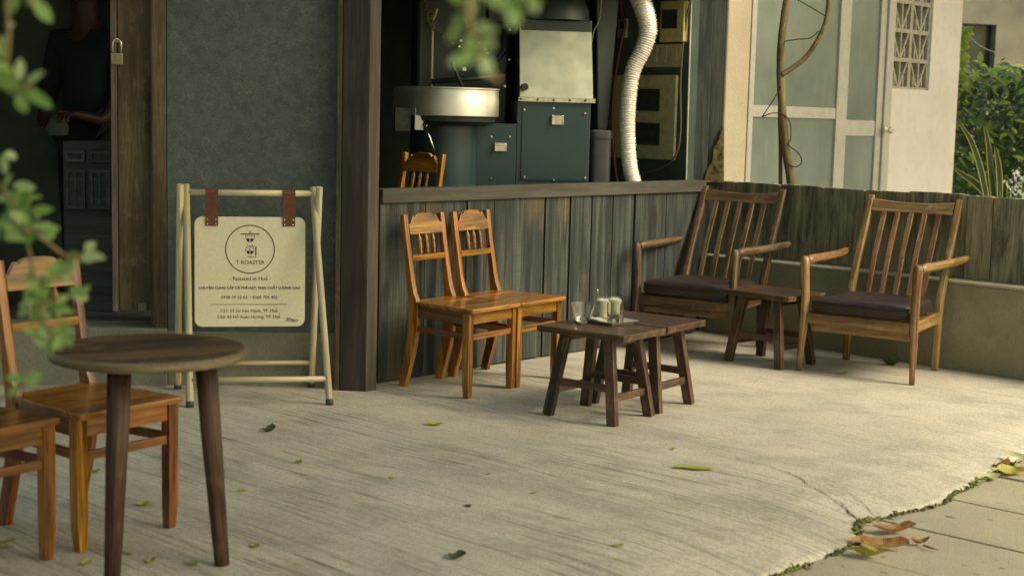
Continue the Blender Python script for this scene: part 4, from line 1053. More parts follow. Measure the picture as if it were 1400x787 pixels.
# cooling drum
dc = rp(611, 140, -.02); dr = (rp(684, 140, -.02).x - rp(540, 140, -.02).x)/2
ztd, zbd = rp(611, 119, -.3).z, rp(611, 159, -.3).z
cdm = MB().lathe([(dr-.01, ztd-.006), (dr, ztd), (dr+.006, ztd), (dr+.006, ztd-.008), (dr, ztd-.012), (dr, ztd-.055), (dr+.002, ztd-.06), (dr+.002, zbd+.004), (dr-.004, zbd), (dr-.012, zbd), (dr-.012, zbd+.02), (dr-.01, zbd+.03)], (dc.x, dc.y+.05, 0), 64, closed=True).build('cooling_drum', 'steel', ro)
MB().lathe([(.0004, zbd+.03), (dr-.012, zbd+.03)], (dc.x, dc.y+.05, 0), 48).build('drum_floor', 'machdark', cdm)
MB().lathe([(.0004, zbd-.055), (dr-.08, zbd-.055), (dr-.02, zbd-.03), (dr-.014, zbd-.001), (.0004, zbd-.001)], (dc.x, dc.y+.05, 0), 48).build('drum_skirt', 'machdark', cdm)
MB().lathe([(.20, zlo), (.20, zbd-.056)], (dc.x, dc.y+.07, 0), 40).build('pedestal', 'machine', ro)
# discharge gate at its left with lever
g0 = rp(537, 165, -.22); g1 = rp(580, 165, -.22)
MB().box((rp(540, 150, -.2).x, -.2, rp(560, 180, -.2).z), (rp(562, 150, -.2).x, -.1, rp(560, 147, -.2).z)).build('gate_chute', 'screen', ro, bevel=.004)
MB().box((rp(567, 150, -.22).x, -.225, rp(570, 178, -.2).z), (rp(579, 150, -.22).x, -.21, rp(570, 147, -.2).z)).build('gate_plate', 'steel', ro, bevel=.003)
lv0, lv1 = rp(581, 171, -.24), rp(596, 211, -.27)
MB().tube([lv0-Vector((0, -.02, 0)), lv0, lv0], .014, 10).tube([lv0, lv1], .006, 8).build('gate_lever', 'chrome', ro)
# stirrer and front clutter above the drum
MB().tube([rp(636, 128, .0), rp(620, 92, .02), rp(618, 84, .02)], [.012, .012, .014], 8).tube([rp(590, 112, .1), rp(690, 104, .1)], .016, 8).build('stirrer_shaft', 'machdark', ro)
MB().box((rp(632, 96, .05).x, .04, rp(636, 97, .05).z), (rp(637, 96, .05).x, .06, rp(636, 92, .05).z)).build('shaft_nut', 'chrome', ro, bevel=.001)
hb = MB()
for px, py in ((641, 59), (655, 59), (630, 56), (666, 73), (663, 67), (696, 82), (697, 41), (672, 88), (628, 64), (690, 118)):
    q0 = rp(px, py, .345); hb.tube([q0, q0-Vector((0, .012, 0))], .008, 8)
for i_ in range(0, len(hb.v), 16):
    one = MB(); one.v = hb.v[i_:i_+16]; nf = len(hb.f)*16//len(hb.v); q_ = i_//16
    one.f = [tuple(k-i_ for k in f) for f in hb.f[q_*nf:(q_+1)*nf]]; one.g = hb.g[q_*nf:(q_+1)*nf]; one.sm = hb.sm[q_*nf:(q_+1)*nf]; one.build('bolt', 'chrome', ro)
gg = rp(668, 92, .34); MB().lathe([(.0004, .0), (.05, .0), (.055, .01), (.055, .04)], n=24).build('gauge', 'screen', ro).matrix_basis = Matrix.Translation(gg) @ Matrix.Rotation(R(90), 4, 'X')
MB().tube([rp(690, 40, .30), rp(690, 70, .30), rp(680, 82, .31), rp(650, 84, .33)], .018, 10).build('pipe', 'hood', ro)
MB().tube([rp(661, -20, .28), rp(661, 22, .28), rp(655, 34, .28), rp(640, 40, .33)], .022, 10).build('pipe', 'machdark', ro)
MB().box((rp(667, 30, .3).x, .27, rp(667, 30, .3).z), (rp(697, 30, .3).x, .34, rp(667, 4, .3).z)).build('control_box', 'hood', ro, bevel=.004)
# grey exhaust hood leaning at right
hd_ = MB(); qa = [rp(815, 178, .35), rp(828, 178, .35), rp(846, -20, .35), rp(813, -20, .35)]
hd_.prism([(p.x, p.z) for p in qa], lambda u, v, w: (u, w, v), .3, .55, (0, 0, 1)); hd_.build('exhaust_hood', 'hood', ro, bevel=.01)

# grey bin right of roaster
bp = deep(820, 250, 9.5)
bi = thing('waste_bin', 'grey lidded bin half hidden right of the roasting machine', 'bin', (bp.x, bp.y, IZ))
zb1 = deep(820, 190, 9.5).z - IZ; zb2 = deep(820, 178, 9.5).z - IZ
MB().lathe([(.05, 0), (.058, .01), (.066, zb1)], n=28, power=4).build('bin_body', 'bin', bi)
MB().lathe([(.07, zb1+.001), (.072, zb1+.01), (.07, zb2-.01), (.06, zb2), (.0004, zb2+.004)], n=28, power=4).build('lid', 'bin', bi)

# ribbed duct
def smooth_path(pts, n=10):
    out = []
    for i in range(len(pts)-1):
        p0, p1, p2, p3 = pts[max(i-1, 0)], pts[i], pts[i+1], pts[min(i+2, len(pts)-1)]
        for k in range(n):
            t = k/n; out.append(.5*((2*p1) + (p2-p0)*t + (2*p0-5*p1+4*p2-p3)*t*t + (3*p1-p0-3*p2+p3)*t**3))
    out.append(pts[-1]); return out
dpts = [deep(x, y, Y) for x, y, Y in ((862, -40, 9.55), (874, -5, 9.5), (886, 35, 9.46), (880, 65, 9.45), (866, 95, 9.45), (860, 130, 9.45), (858, 170, 9.45), (859, 205, 9.45), (862, 232, 9.44), (868, 258, 9.44), (872, 300, 9.44))]
sp_ = smooth_path(dpts, 40); dmesh = MB(); fp = []; fr2 = []
L = 0; acc = [0]
for p, q in zip(sp_, sp_[1:]): L += (q-p).length; acc.append(L)
k = 0; s = 0
while s < L:
    while acc[k+1] < s: k += 1
    p = lerp(sp_[k], sp_[k+1], (s-acc[k])/max(1e-6, acc[k+1]-acc[k])); fp.append(p); ph = (s/.0148 + .12*noise.noise((s*40, 3, 0))) % 1
    base = lerp(.064, .048, min(1, s/.75)) if s > .0 else .08
    fr2.append(base*(1 + (.13 if ph < .26 else -.02))*(1+.02*noise.noise((s*30, 0, 0)))); s += .0037
dmesh.tube(fp, fr2, 26, smooth=False)
tag(dmesh.build('flexible_duct', 'duct'), 'silver ribbed flexible duct hanging in an s curve indoors', 'duct')

# electrical things on the side wall
EA, EB = B1 - hd*.001, B2 - hd*.001; en = -hd    # faces into the room
def ew(px, py): return onwall(px, py, EA, EB)
def ebox(mb, x0, y0, x1, y1, d0, d1):
    A, B = ew(x0, (y0+y1)/2), ew(x1, (y0+y1)/2); zt, zb_ = ew((x0+x1)/2, y0).z, ew((x0+x1)/2, y1).z
    A.z = B.z = 0
    return slab(mb, A - hd*d0, B - hd*d0, zb_, zt, -hd, d1-d0)
m1 = thing('meter_box', 'yellowed wall box with a dark window high on the right inner wall', 'meter box', ew(925, 30))
rel(ebox(MB(), 908, 2, 941, 58, 0, .05), m1.location).build('case', 'yellowbox', m1, bevel=.006)
rel(ebox(MB(), 911.5, 14, 932, 40, .0505, .055), m1.location).build('window', 'screen', m1)
m2 = thing('switch_plate', 'pale wall plate of three switches below the yellowed meter box', 'switch', ew(907, 76))
rel(ebox(MB(), 886, 61, 934, 92, 0, .03), m2.location).build('plate', 'greypl', m2, bevel=.003)
for x in (898, 911, 925): rel(ebox(MB(), x-4, 66, x+4, 86, .0305, .036), m2.location).build('switch_rocker', 'olive', m2, bevel=.002)
m3 = thing('control_panel', 'large olive panel with two dark displays behind the ribbed duct', 'control panel', ew(900, 160))
rel(ebox(MB(), 836, 103, 926, 217, 0, .03), m3.location).build('panel_board', 'olive', m3, bevel=.004)
for y0, y1 in ((122, 152), (168, 198)): rel(ebox(MB(), 872, y0, 906, y1, .0305, .04), m3.location).build('display', 'screen', m3, bevel=.002)
m4 = thing('socket_box', 'small pale box with a dark socket beside the upper duct', 'socket', ew(853, 38))
rel(ebox(MB(), 848, 26, 859, 52, 0, .03), m4.location).build('case', 'greypl', m4, bevel=.003); rel(ebox(MB(), 851, 30, 858, 40, .0305, .033), m4.location).build('socket_hole', 'screen', m4)
def cable(name, label, pts, r, mat, off=.02, cat='cable'):
    P = smooth_path([ew(x, y) - hd*off for x, y in pts], 6); return tag(MB().tube(P, r, 8).build(name, mat), label, cat)
cable('cable', 'brown cable running down behind the ribbed duct', [(854, -10), (856, 20), (861, 35), (855, 60), (847, 110), (843, 160), (846, 220), (852, 262)], .011, 'redcable', .05)
cable('cable', 'thin grey cable looping below the olive control panel', [(950, -10), (940, 40), (934, 110), (934, 180), (926, 215), (905, 232), (880, 237)], .007, 'cable', .03)
cable('conduit', 'thin straight grey conduit beside the dark teal post', [(947, -10), (943, 120), (939, 262)], .006, 'alu', .012, 'conduit')
tag(MB().tube(smooth_path([deep(x, y, 9.3) for x, y in ((823, -30), (821, 10), (818, 30), (812, 42), (808, 60))], 6), .006, 8).build('cable', 'cable'), 'pale cable hanging above the right side of steel hopper', 'cable')

# bamboo stake and climbing vine inside
bk_ = deep(590, 118, 9.3)
stp = [deep(590, 133, 9.3), deep(591, 60, 9.3), deep(592, 28, 9.3), deep(598, 12, 9.3)]
tag(MB().tube(stp, [.008]*4, 8).build('plant_stake', 'bamboo'), 'thin pale stick standing upright in the steel cooling drum', 'stick')
vi = thing('climbing_vine', 'thin climbing vine with tiny leaves round the top of the stick', 'vine', deep(590, 30, 9.27))
vp1 = smooth_path([deep(x, y, 9.27) for x, y in ((580, -40), (583, 0), (586, 14), (584, 24), (590, 34), (592, 36), (604, 45), (612, 52), (617, 58))], 6)
vp2 = smooth_path([deep(x, y, 9.27) for x, y in ((586, 14), (592, 18), (589, 27), (592, 36))], 6)
vst = MB().tube(vp1, .0035, 6).tube(vp2, .003, 6); rel(vst, vi.location).build('stem', 'bark', vi)
vl = MB()
for p in vp1[::2] + vp2[::2]:
    for k in range(2): vl.leaf(p, (rnd.uniform(-1, 1), rnd.uniform(-.6, .3), rnd.uniform(-.8, .8)), (0, -1, .5), rnd.uniform(.014, .03), .014, .2, .1, 3)
rel(vl, vi.location).build('leaves', 'leaf', vi)

# ------------------------------------------------------------------ person and cabinet in dark doorway
cbx = deep(118, 250, 7.95)
cb = thing('cabinet', 'dim grey wooden cabinet with latticed doors standing in the dark doorway', 'cabinet', (cbx.x, 7.95, IZ))
x0, x1 = deep(84, 250, 7.95).x - cbx.x, deep(151, 250, 7.95).x - cbx.x; ztop = deep(118, 194, 7.95).z - IZ
MB().box((x0, .03, 0), (x1, .4, ztop)).build('carcass', 'cabinet', cb, bevel=.004)
for (ya, yb_) in ((206, 222), (232, 286)):
    for (xa, xb) in ((88, 115), (121, 148)):
        xx0, xx1 = deep(xa, 200, 7.95).x-cbx.x, deep(xb, 200, 7.95).x-cbx.x; z1, z0 = deep(118, ya, 7.95).z-IZ, deep(118, yb_, 7.95).z-IZ
        mb = MB(); tk = .018
        for bxx in ((xx0, z0, xx1, z0+tk), (xx0, z1-tk, xx1, z1), (xx0, z0+tk, xx0+tk, z1-tk), (xx1-tk, z0+tk, xx1, z1-tk)): mb.box((bxx[0], .005, bxx[1]), (bxx[2], .029, bxx[3]))
        fr_ = mb.build('lattice_door', 'cabinet', cb, bevel=.002)
        MB().box((xx0+tk, .022, z0+tk), (xx1-tk, .0285, z1-tk)).build('door_panel', 'inwall', fr_)
        lt = MB(); lt.box(((xx0+xx1)/2-.006, .012, z0+tk), ((xx0+xx1)/2+.006, .0215, z1-tk))
        for k in (1, 2, 3): zz = lerp(z0, z1, k/4); lt.box((xx0+tk, .013, zz-.005), ((xx0+xx1)/2-.007, .021, zz+.005)); lt.box(((xx0+xx1)/2+.007, .013, zz-.005), (xx1-tk, .021, zz+.005))
        lt.build('lattice', 'cabinet', fr_)

def skin_mesh(name, verts, edges, radii, mat, parent, sub=2, root=0):
    me = bpy.data.meshes.new(name); me.from_pydata(verts, edges, []); o = bpy.data.objects.new(name, me); col.objects.link(o)
    o.modifiers.new('skin', 'SKIN'); sv = me.skin_vertices[0].data if me.skin_vertices else None
    if sv is None:
        bm = bmesh.new(); bm.from_mesh(me); bm.verts.layers.skin.verify(); bm.to_mesh(me); bm.free(); sv = me.skin_vertices[0].data
    for i, r in enumerate(radii): sv[i].radius = r if hasattr(r, '__len__') else (r, r); sv[i].use_root = (i == root)
    ss = o.modifiers.new('sub', 'SUBSURF'); ss.levels = ss.render_levels = sub
    dg = bpy.context.evaluated_depsgraph_get(); m2 = bpy.data.meshes.new_from_object(o.evaluated_get(dg))
    bpy.data.objects.remove(o); m2.name = name; m2.materials.clear(); m2.materials.append(MAT[mat])
    for p in m2.polygons: p.use_smooth = True
    ob = bpy.data.objects.new(name, m2); col.objects.link(ob); ob.parent = parent; return ob
pq = deep(121, 185, 8.62)
per = thing('person', 'person in dark clothes standing in the dark doorway holding a pale cloth', 'person', (pq.x+.0, 8.62, IZ), R(-12)); per.scale = (1.06,)*3
# local: faces -y; height 1.78
Vb = [(0, 0, .95), (0, .0, 1.12), (0, .01, 1.30), (0, .0, 1.44), (0, -.01, 1.53), (0, -.03, 1.60), (0, -.03, 1.70),
      (.10, 0, .90), (.11, -.01, .50), (.11, .02, .09), (.12, -.12, .045), (-.10, 0, .90), (-.11, .01, .50), (-.11, .03, .09), (-.12, -.11, .045),
      (.17, .0, 1.43), (.23, .0, 1.15), (.17, -.17, .99), (.09, -.27, 1.02), (-.17, .0, 1.43), (-.235, .0, 1.15), (-.19, -.16, .98), (-.10, -.26, .97)]
Eb = [(0, 1), (1, 2), (2, 3), (3, 4), (4, 5), (5, 6), (0, 7), (7, 8), (8, 9), (9, 10), (0, 11), (11, 12), (12, 13), (13, 14), (3, 15), (15, 16), (16, 17), (17, 18), (3, 19), (19, 20), (20, 21), (21, 22)]
Rb = [(.15, .10), (.135, .095), (.155, .105), (.12, .085), .055, (.075, .09), (.075, .095), .085, .055, .04, .038, .085, .055, .04, .038, .06, .045, .034, .028, .06, .045, .034, .028]
# fingers
for hi, hs_ in ((18, 1), (22, -1)):
    hx, hy, hz = Vb[hi]; pi_ = len(Vb); Vb.append((hx-.03*hs_, hy-.065, hz)); Eb.append((hi, pi_)); Rb.append((.036, .016))
    for f, (dx, ln_) in enumerate(((-.03, .055), (-.011, .065), (.009, .062), (.027, .05))):
        a = len(Vb); Vb += [(hx-.03*hs_+dx, hy-.085, hz-.005), (hx-.03*hs_+dx, hy-.085-ln_*.6, hz-.018), (hx-.03*hs_+dx, hy-.085-ln_*.75, hz-.045)]; Rb += [.0095, .0085, .0075]; Eb += [(pi_, a), (a, a+1), (a+1, a+2)]
    a = len(Vb); Vb += [(hx+.012*hs_-.04*hs_-.02*hs_, hy-.03, hz+.012), (hx-.09*hs_, hy-.07, hz+.012)]; Rb += [.011, .009]; Eb += [(hi, a), (a, a+1)]
skin_mesh('body', Vb, Eb, Rb, 'skin', per)
ncl = [(0, 0, .90)] + Vb[1:4] + [(0, -.004, 1.485), Vb[15], Vb[16], (.19, -.10, 1.05), Vb[19], Vb[20], (-.207, -.09, 1.05)]
skin_mesh('shirt', ncl, [(0, 1), (1, 2), (2, 3), (3, 4), (3, 5), (5, 6), (6, 7), (3, 8), (8, 9), (9, 10)], [(.17, .12), (.155, .113), (.172, .12), (.136, .10), .068, .074, .06, .05, .074, .06, .05], 'cloth', per)
skin_mesh('trousers', [Vb[0], Vb[7], Vb[8], (.11, .02, .12), Vb[11], Vb[12], (-.11, .03, .12)], [(0, 1), (1, 2), (2, 3), (0, 4), (4, 5), (5, 6)], [(.165, .115), .098, .07, .062, .098, .07, .062], 'cloth', per)
hm = MB().lathe([(.0004, 1.825), (.05, 1.815), (.085, 1.78), (.095, 1.73), (.09, 1.67)], (0, -.012, 0), 20); hm.build('hair', 'hair', per)
fm = MB().tube([(0, -.118, 1.655), (0, -.142, 1.642), (0, -.12, 1.628)], [.008, .015, .01], 8).build('nose', 'skin', per)
for s in (-1, 1): MB().lathe([(.0004, -.009), (.011, 0), (.0004, .009)], (s*.033, -.112, 1.672), 10).build('eye', 'hair', per)
cl = tag(MB().lathe([(.0004, 0), (.05, .01), (.06, .05), (.045, .10), (.02, .12), (.0004, .12)], n=18, power=2.6).build('pale_cloth', 'palecloth', loc=Matrix.LocRotScale(per.location, per.rotation_euler, per.scale) @ Vector((.01, -.35, .90))), 'crumpled pale cloth in the hand of the person in the doorway', 'cloth')

# ------------------------------------------------------------------ woody stem before the glass door
tv = thing('woody_climber', 'bare forked woody stem rising in front of the glass door', 'climber', V3(deep(1080, 252, 9.75), 0))
TYd = 9.78
m_ = smooth_path([deep(x, y, TYd) for x, y in ((1088, 330), (1082, 252), (1076, 215), (1071, 170), (1068, 120), (1067, 95), (1068, 60), (1072, 25), (1079, -20))], 6)
rel(MB().tube(m_, [lerp(.030, .024, i/len(m_)) + .0025*noise.noise((i*.5, 0, 0)) for i in range(len(m_))], 14), tv.location).build('trunk', 'bark', tv)
m_ = smooth_path([deep(x, y, TYd-.02) for x, y in ((1069, 102), (1082, 94), (1100, 80), (1115, 60), (1127, 35), (1132, 10), (1133, -20))], 6)
rel(MB().tube(m_, [lerp(.018, .014, i/len(m_)) for i in range(len(m_))], 12), tv.location).build('branch', 'bark', tv)
m_ = smooth_path([deep(x, y, TYd+.03) for x, y in ((1066, 300), (1067, 252), (1067, 200), (1066, 150), (1069, 110))], 6)
rel(MB().tube(m_, .013, 10), tv.location).build('branch', 'bark', tv)
for pts in (((1042, 160), (1050, 148), (1061, 131), (1068, 118)), ((1042, 160), (1055, 155), (1070, 156), (1080, 168), (1081, 190), (1078, 198), (1092, 210), (1096, 222), (1088, 228), (1076, 224)), ((1072, 57), (1090, 54), (1108, 52), (1120, 42)), ((1090, 0), (1105, 8), (1118, 16), (1128, 22))):
    rel(MB().tube(smooth_path([deep(x, y, TYd-.03) for x, y in pts], 6), .0042, 6), tv.location).build('tendril', 'dwire', tv)

# ------------------------------------------------------------------ greenery and far house at right
bu = thing('shrub', 'dense green shrub with lime new leaves behind the fence at the right', 'shrub', V3(deep(1370, 200, 14.6), -.1))
bl_, bl2, bst = MB(), MB(), MB()
def inbush(px, py): return 55 + 60*max(0, (1330-px)/30) < py
for k in range(11000):
    px = rnd.uniform(1290, 1500); Y = rnd.uniform(13.6, 16.2)
    topy = 100 - 40*noise.noise((px*.03, 1, 0)) - 26*noise.noise((px*.11, Y*2, 0)); py = topy + rnd.random()**1.25*(330-topy)
    p = deep(px, py, Y)
    q = noise.noise((p.x*3.2, p.y*3.2, p.z*3.2))
    if q < -.20: continue
    mb = bl2 if (rnd.random() < .14 + (.6 if py < topy+28 and q > .1 else 0)) else bl_  # brighter lime leaves gather on top, lit tone put into their colour
    Lf = rnd.uniform(.045, .115)*(1.15 if mb is bl2 else 1)
    mb.leaf(p, (rnd.uniform(-1, 1), rnd.uniform(-1, .3), rnd.uniform(-.7, .5)), (rnd.uniform(-.5, .5), -.6, 1), Lf, Lf*.55, .3, .15, 3)
for k in range(40):
    a = deep(rnd.uniform(1330, 1480), 300, rnd.uniform(13.8, 16)); b = a + Vector((rnd.uniform(-.3, .3), rnd.uniform(-.2, .2), rnd.uniform(.7, 1.3)))
    a.z = -.1; bst.tube([a, lerp(a, b, .6)+Vector((rnd.uniform(-.05, .05), 0, 0)), b], [.012, .008, .004], 6)
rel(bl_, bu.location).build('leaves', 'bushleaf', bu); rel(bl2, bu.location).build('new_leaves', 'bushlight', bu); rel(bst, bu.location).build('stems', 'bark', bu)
# lime sprig near the white wall
spg = thing('lime_sprig', 'sprig of bright lime leaves against the dark far window', 'sprig', deep(1318, 60, 13.9))
sm_ = MB(); P = smooth_path([deep(x, y, 13.9) for x, y in ((1312, 130), (1316, 95), (1314, 60), (1318, 42))], 5); rel(MB().tube(P, .006, 6), spg.location).build('stem', 'bark', spg)
for p in P:
    for k in range(3): sm_.leaf(p, (rnd.uniform(-1, 1), -.4, rnd.uniform(-.5, .6)), (0, -1, .6), rnd.uniform(.06, .10), .06, .3, .15, 3)
rel(sm_, spg.location).build('leaves', 'bushlight', spg)
# snake plant
sn = thing('snake_plant', 'snake plant with yellow edged upright leaves behind the fence', 'plant', V3(deep(1352, 262, 10.9), .6))
def blade(pts, w, Y):
    P = smooth_path([deep(x, y, Y) for x, y in pts], 6); c = MB(); e = MB(); rows = []
    for i, p in enumerate(P):
        d = (P[min(i+1, len(P)-1)]-P[max(i-1, 0)]).normalized(); x = d.cross(Vector((0, 1, 0))).normalized(); t = i/(len(P)-1); ww_ = w*(1-t**3)*(.7+.3*min(1, t*4))+.002
        rows.append((p, x, ww_))
    A = [c.addv([p-x*q*.62, p+Vector((0, .012, 0)), p+x*q*.62]) for p, x, q in rows]
    E1 = [e.addv([p-x*q, p-x*q*.62]) for p, x, q in rows]; E2 = [e.addv([p+x*q*.62, p+x*q]) for p, x, q in rows]
    for a, b in zip(A, A[1:]): c.face((a, a+1, b+1, b), (0, 0, 1), True); c.face((a+1, a+2, b+2, b+1), (0, 0, 1), True)
    for Q in (E1, E2):
        for a, b in zip(Q, Q[1:]): e.face((a, a+1, b+1, b), (0, 0, 1), True)
    lf = rel(c, sn.location).build('leaf', 'snake', sn); m1_ = lf.modifiers.new('t', 'SOLIDIFY'); m1_.thickness = .004
    ed = rel(e, sn.location).build('leaf_margin', 'snakeedge', lf); m1_ = ed.modifiers.new('t', 'SOLIDIFY'); m1_.thickness = .004
for pts, w in ((((1360, 285), (1355, 240), (1351, 200), (1346, 172)), .026), (((1367, 285), (1366, 240), (1363, 215), (1360, 200)), .024), (((1350, 280), (1340, 230), (1326, 190), (1309, 166)), .024), (((1355, 275), (1335, 252), (1318, 240), (1303, 230)), .026)): blade(pts, w, 10.9+rnd.uniform(-.05, .05))
# white flowering plant at right edge
wf = thing('flowering_plant', 'small white flowering plant just above the fence at the right edge', 'plant', V3(deep(1395, 265, 10.6), .5))
fl_, st_ = MB(), MB()
for k in range(80):
    p = deep(rnd.gauss(1393, 9), rnd.uniform(234, 272), 10.6+rnd.uniform(-.1, .1))
    fl_.leaf(p, (rnd.uniform(-1, 1), -.6, rnd.uniform(-1, 1)), (0, -1, .7), rnd.uniform(.02, .035), .018, .2, .1, 2)
for k in range(14):
    b = deep(rnd.gauss(1393, 8), rnd.uniform(236, 262), 10.6); st_.tube([V3(b, .5), b], [.005, .003], 5)
rel(fl_, wf.location).build('flowers', 'petal', wf)['kind'] = 'stuff'; rel(st_, wf.location).build('stems', 'leaf', wf)
# far house
fh = thing('far_house', 'grey beige house wall with one dark window behind the shrub', 'house', V3(deep(1380, 100, 20), -.1))
fa, fb2 = deep(1240, 100, 20), deep(1700, 100, 21.5); fdir = (fb2-fa); fdir.z = 0; fdir.normalize(); fn = Vector((-fdir.y, fdir.x, 0))
def fw_(px, py): return onwall(px, py, fa, fb2)
x0, x1 = fw_(1314, 60), fw_(1361, 60); zt_, zb_ = fw_(1340, 33).z, fw_(1340, 108).z
for A, B, z0, z1 in ((fa, x0, -.1, 5), (x1, fb2, -.1, 5), (x0, x1, -.1, zb_), (x0, x1, zt_, 5)):
    A, B = V3(A, 0), V3(B, 0); rel(slab(MB(), A, B, z0, z1, fn, .2), fh.location).build('wall', 'farwall', fh)
rel(slab(MB(), V3(x0, 0)+fn*.12, V3(x1, 0)+fn*.12, zb_, zt_, fn, .05), fh.location).build('window', 'screen', fh)
rel(MB().box((fa.x-.5, fa.y-.4, 5.01), (fb2.x+.5, fb2.y+5, 5.2)), fh.location).build('roof', 'roof', fh)
tag(MB().tube(smooth_path([deep(x, y, 18) for x, y in ((1312, 30), (1330, 55), (1345, 66), (1360, 72))], 5), .006, 6).build('hanging_cable', 'cable'), 'pale cable sagging across the far dark window', 'cable')

# ------------------------------------------------------------------ fallen leaves
def fallen(px, py, z, L, W, mat, label, group=None, curl=.2, fold=.4, ang=None, tilt=.15, name='fallen_leaf'):
    p = at(px, py, z); a = rnd.uniform(0, 6.28) if ang is None else R(ang)
    mb = MB(); d = Vector((math.cos(a), math.sin(a), tilt)); seg = 14
    nrm = Vector((0, 0, 1)); x = Vector((-math.sin(a), math.cos(a), 0)); rows = []
    tw = rnd.uniform(-.6, .6)
    for i in range(seg+1):
        t = i/seg; w = W*.5*math.sin(math.pi*min(1, t*.93+.04))**.75
        c = Vector((math.cos(a), math.sin(a), 0))*(L*(t-.5)) + nrm*(L*curl*(4*(t-.5)**2)*.5 + tilt*L*t*.5)
        f = fold*(1+.4*math.sin(t*5+px)); c = c + nrm*(L*.05*noise.noise((t*2.2, px, py))) + x*(L*.10*noise.noise((t*2, py, px)))
        w *= 1+.35*noise.noise((t*3.5, px*.3, 1))
        rows.append(mb.addv([c - x*w + nrm*(f*w*(1+tw)), c - x*w*.5 + nrm*(f*w*.35), c, c + x*w*.5 + nrm*(f*w*.35), c + x*w + nrm*(f*w*(1-tw))]))
    for q, r_ in zip(rows, rows[1:]):
        for k in range(4): mb.face((q+k, q+k+1, r_+k+1, r_+k), d, True)
    tip = Vector((math.cos(a), math.sin(a), 0))*(-L*.5) + nrm*(L*curl*.5)
    mb.tube([tip, tip - Vector((math.cos(a+.4), math.sin(a+.4), -.1))*L*.28], [.0016, .0012], 5)
    lo = min(v.z for v in mb.v)
    o = mb.build(name, mat, loc=p + Vector((0, 0, .002-lo)))
    tag(o, label, 'leaf', group); return o
FG = 'small fallen leaves scattered on the veranda floor'
small = 'small yellow green fallen leaf lying on the concrete veranda floor'
for px, py, L in ((408, 632, .035), (302, 647, .05), (536, 654, .022), (349, 747, .045), (730, 674, .02), (846, 746, .03), (196, 690, .045), (206, 767, .04), (263, 771, .04), (118, 770, .04), (177, 757, .03), (10, 741, .05), (3, 748, .045), (130, 645, .05), (330, 671, .03), (920, 614, .03), (620, 632, .018), (160, 706, .03), (668, 648, .02)):
    fallen(px, py, 0, L*1.15, L*.7, 'limeleaf', small, FG)
fallen(593, 581, 0, .075, .045, 'limeleaf', 'yellow green curled leaf on the floor before the orange chair pair', None, .3, .5, 170)
fallen(368, 590, 0, .06, .05, 'darkleaf', 'dark green curled leaf on the floor below the folding sign', None, .5, .8, 20)
fallen(625, 763, 0, .06, .04, 'darkleaf', 'dark green leaf on the floor at the bottom centre', None, .4, .7, 10)
fallen(640, 693, 0, .03, .02, 'darkleaf', 'tiny dark leaf scrap in the middle of the bare floor', None, .4, .6)
fallen(948, 641, 0, .17, .05, 'limeleaf', 'long lime green leaf lying flat on the floor near the slab crack', None, .06, .2, -8, .0)
fallen(1153, 511, 0, .06, .04, 'yellowleaf', 'small yellow leaf on the floor under the right armchair', None, .2, .4, 0)
fallen(1219, 499, 0, .12, .09, 'darkleaf', 'large dark green curled leaf on the floor behind the armchair leg', None, .5, .9, 15)
PZ = -.052
fallen(1222, 727, PZ, .155, .08, 'brownleaf', 'brown curled dry leaf in the joint at the slab corner', None, .3, .7, -5, .15)
fallen(1203, 748, PZ, .20, .07, 'brownleaf', 'long orange brown dry leaf on the paving below the slab corner', None, .15, .7, -12, .05)
fallen(1188, 760, PZ, .12, .075, 'yellowleaf', 'yellow dry leaf beside the long brown leaf', None, .4, .7, -20, .1)
fallen(1258, 743, PZ, .07, .03, 'brownleaf', 'tiny shrivelled dark leaf alone on the pale paving', None, .6, .9, 10)
fallen(1389, 626, PZ+.03, .11, .05, 'paleleaf', 'pale green leaf leaning in the joint at the right edge', None, .1, .3, 115, .35)
fallen(1384, 648, PZ, .13, .075, 'yellowleaf', 'bright yellow leaf lying on the paving at the right edge', None, .3, .6, -10)
fallen(1352, 655, PZ, .12, .06, 'paleleaf', 'pale green leaf lying along the mossy joint', None, .2, .5, 25)
fallen(1336, 662, PZ, .08, .05, 'paleleaf', 'smaller pale leaf beside the pale one in the mossy joint', None, .3, .5, 10)
fallen(1370, 640, PZ, .10, .06, 'brownleaf', 'brown crumpled leaf in the joint beside the yellow leaf', None, .5, .8, 40)
tw = tag(MB().tube([at(1262, 745, PZ+.004), at(1272, 748, PZ+.006), at(1283, 751, PZ+.003)], [.003, .004, .002], 6).build('twig', 'bark'), 'short twig lying on the pale paving', 'twig')

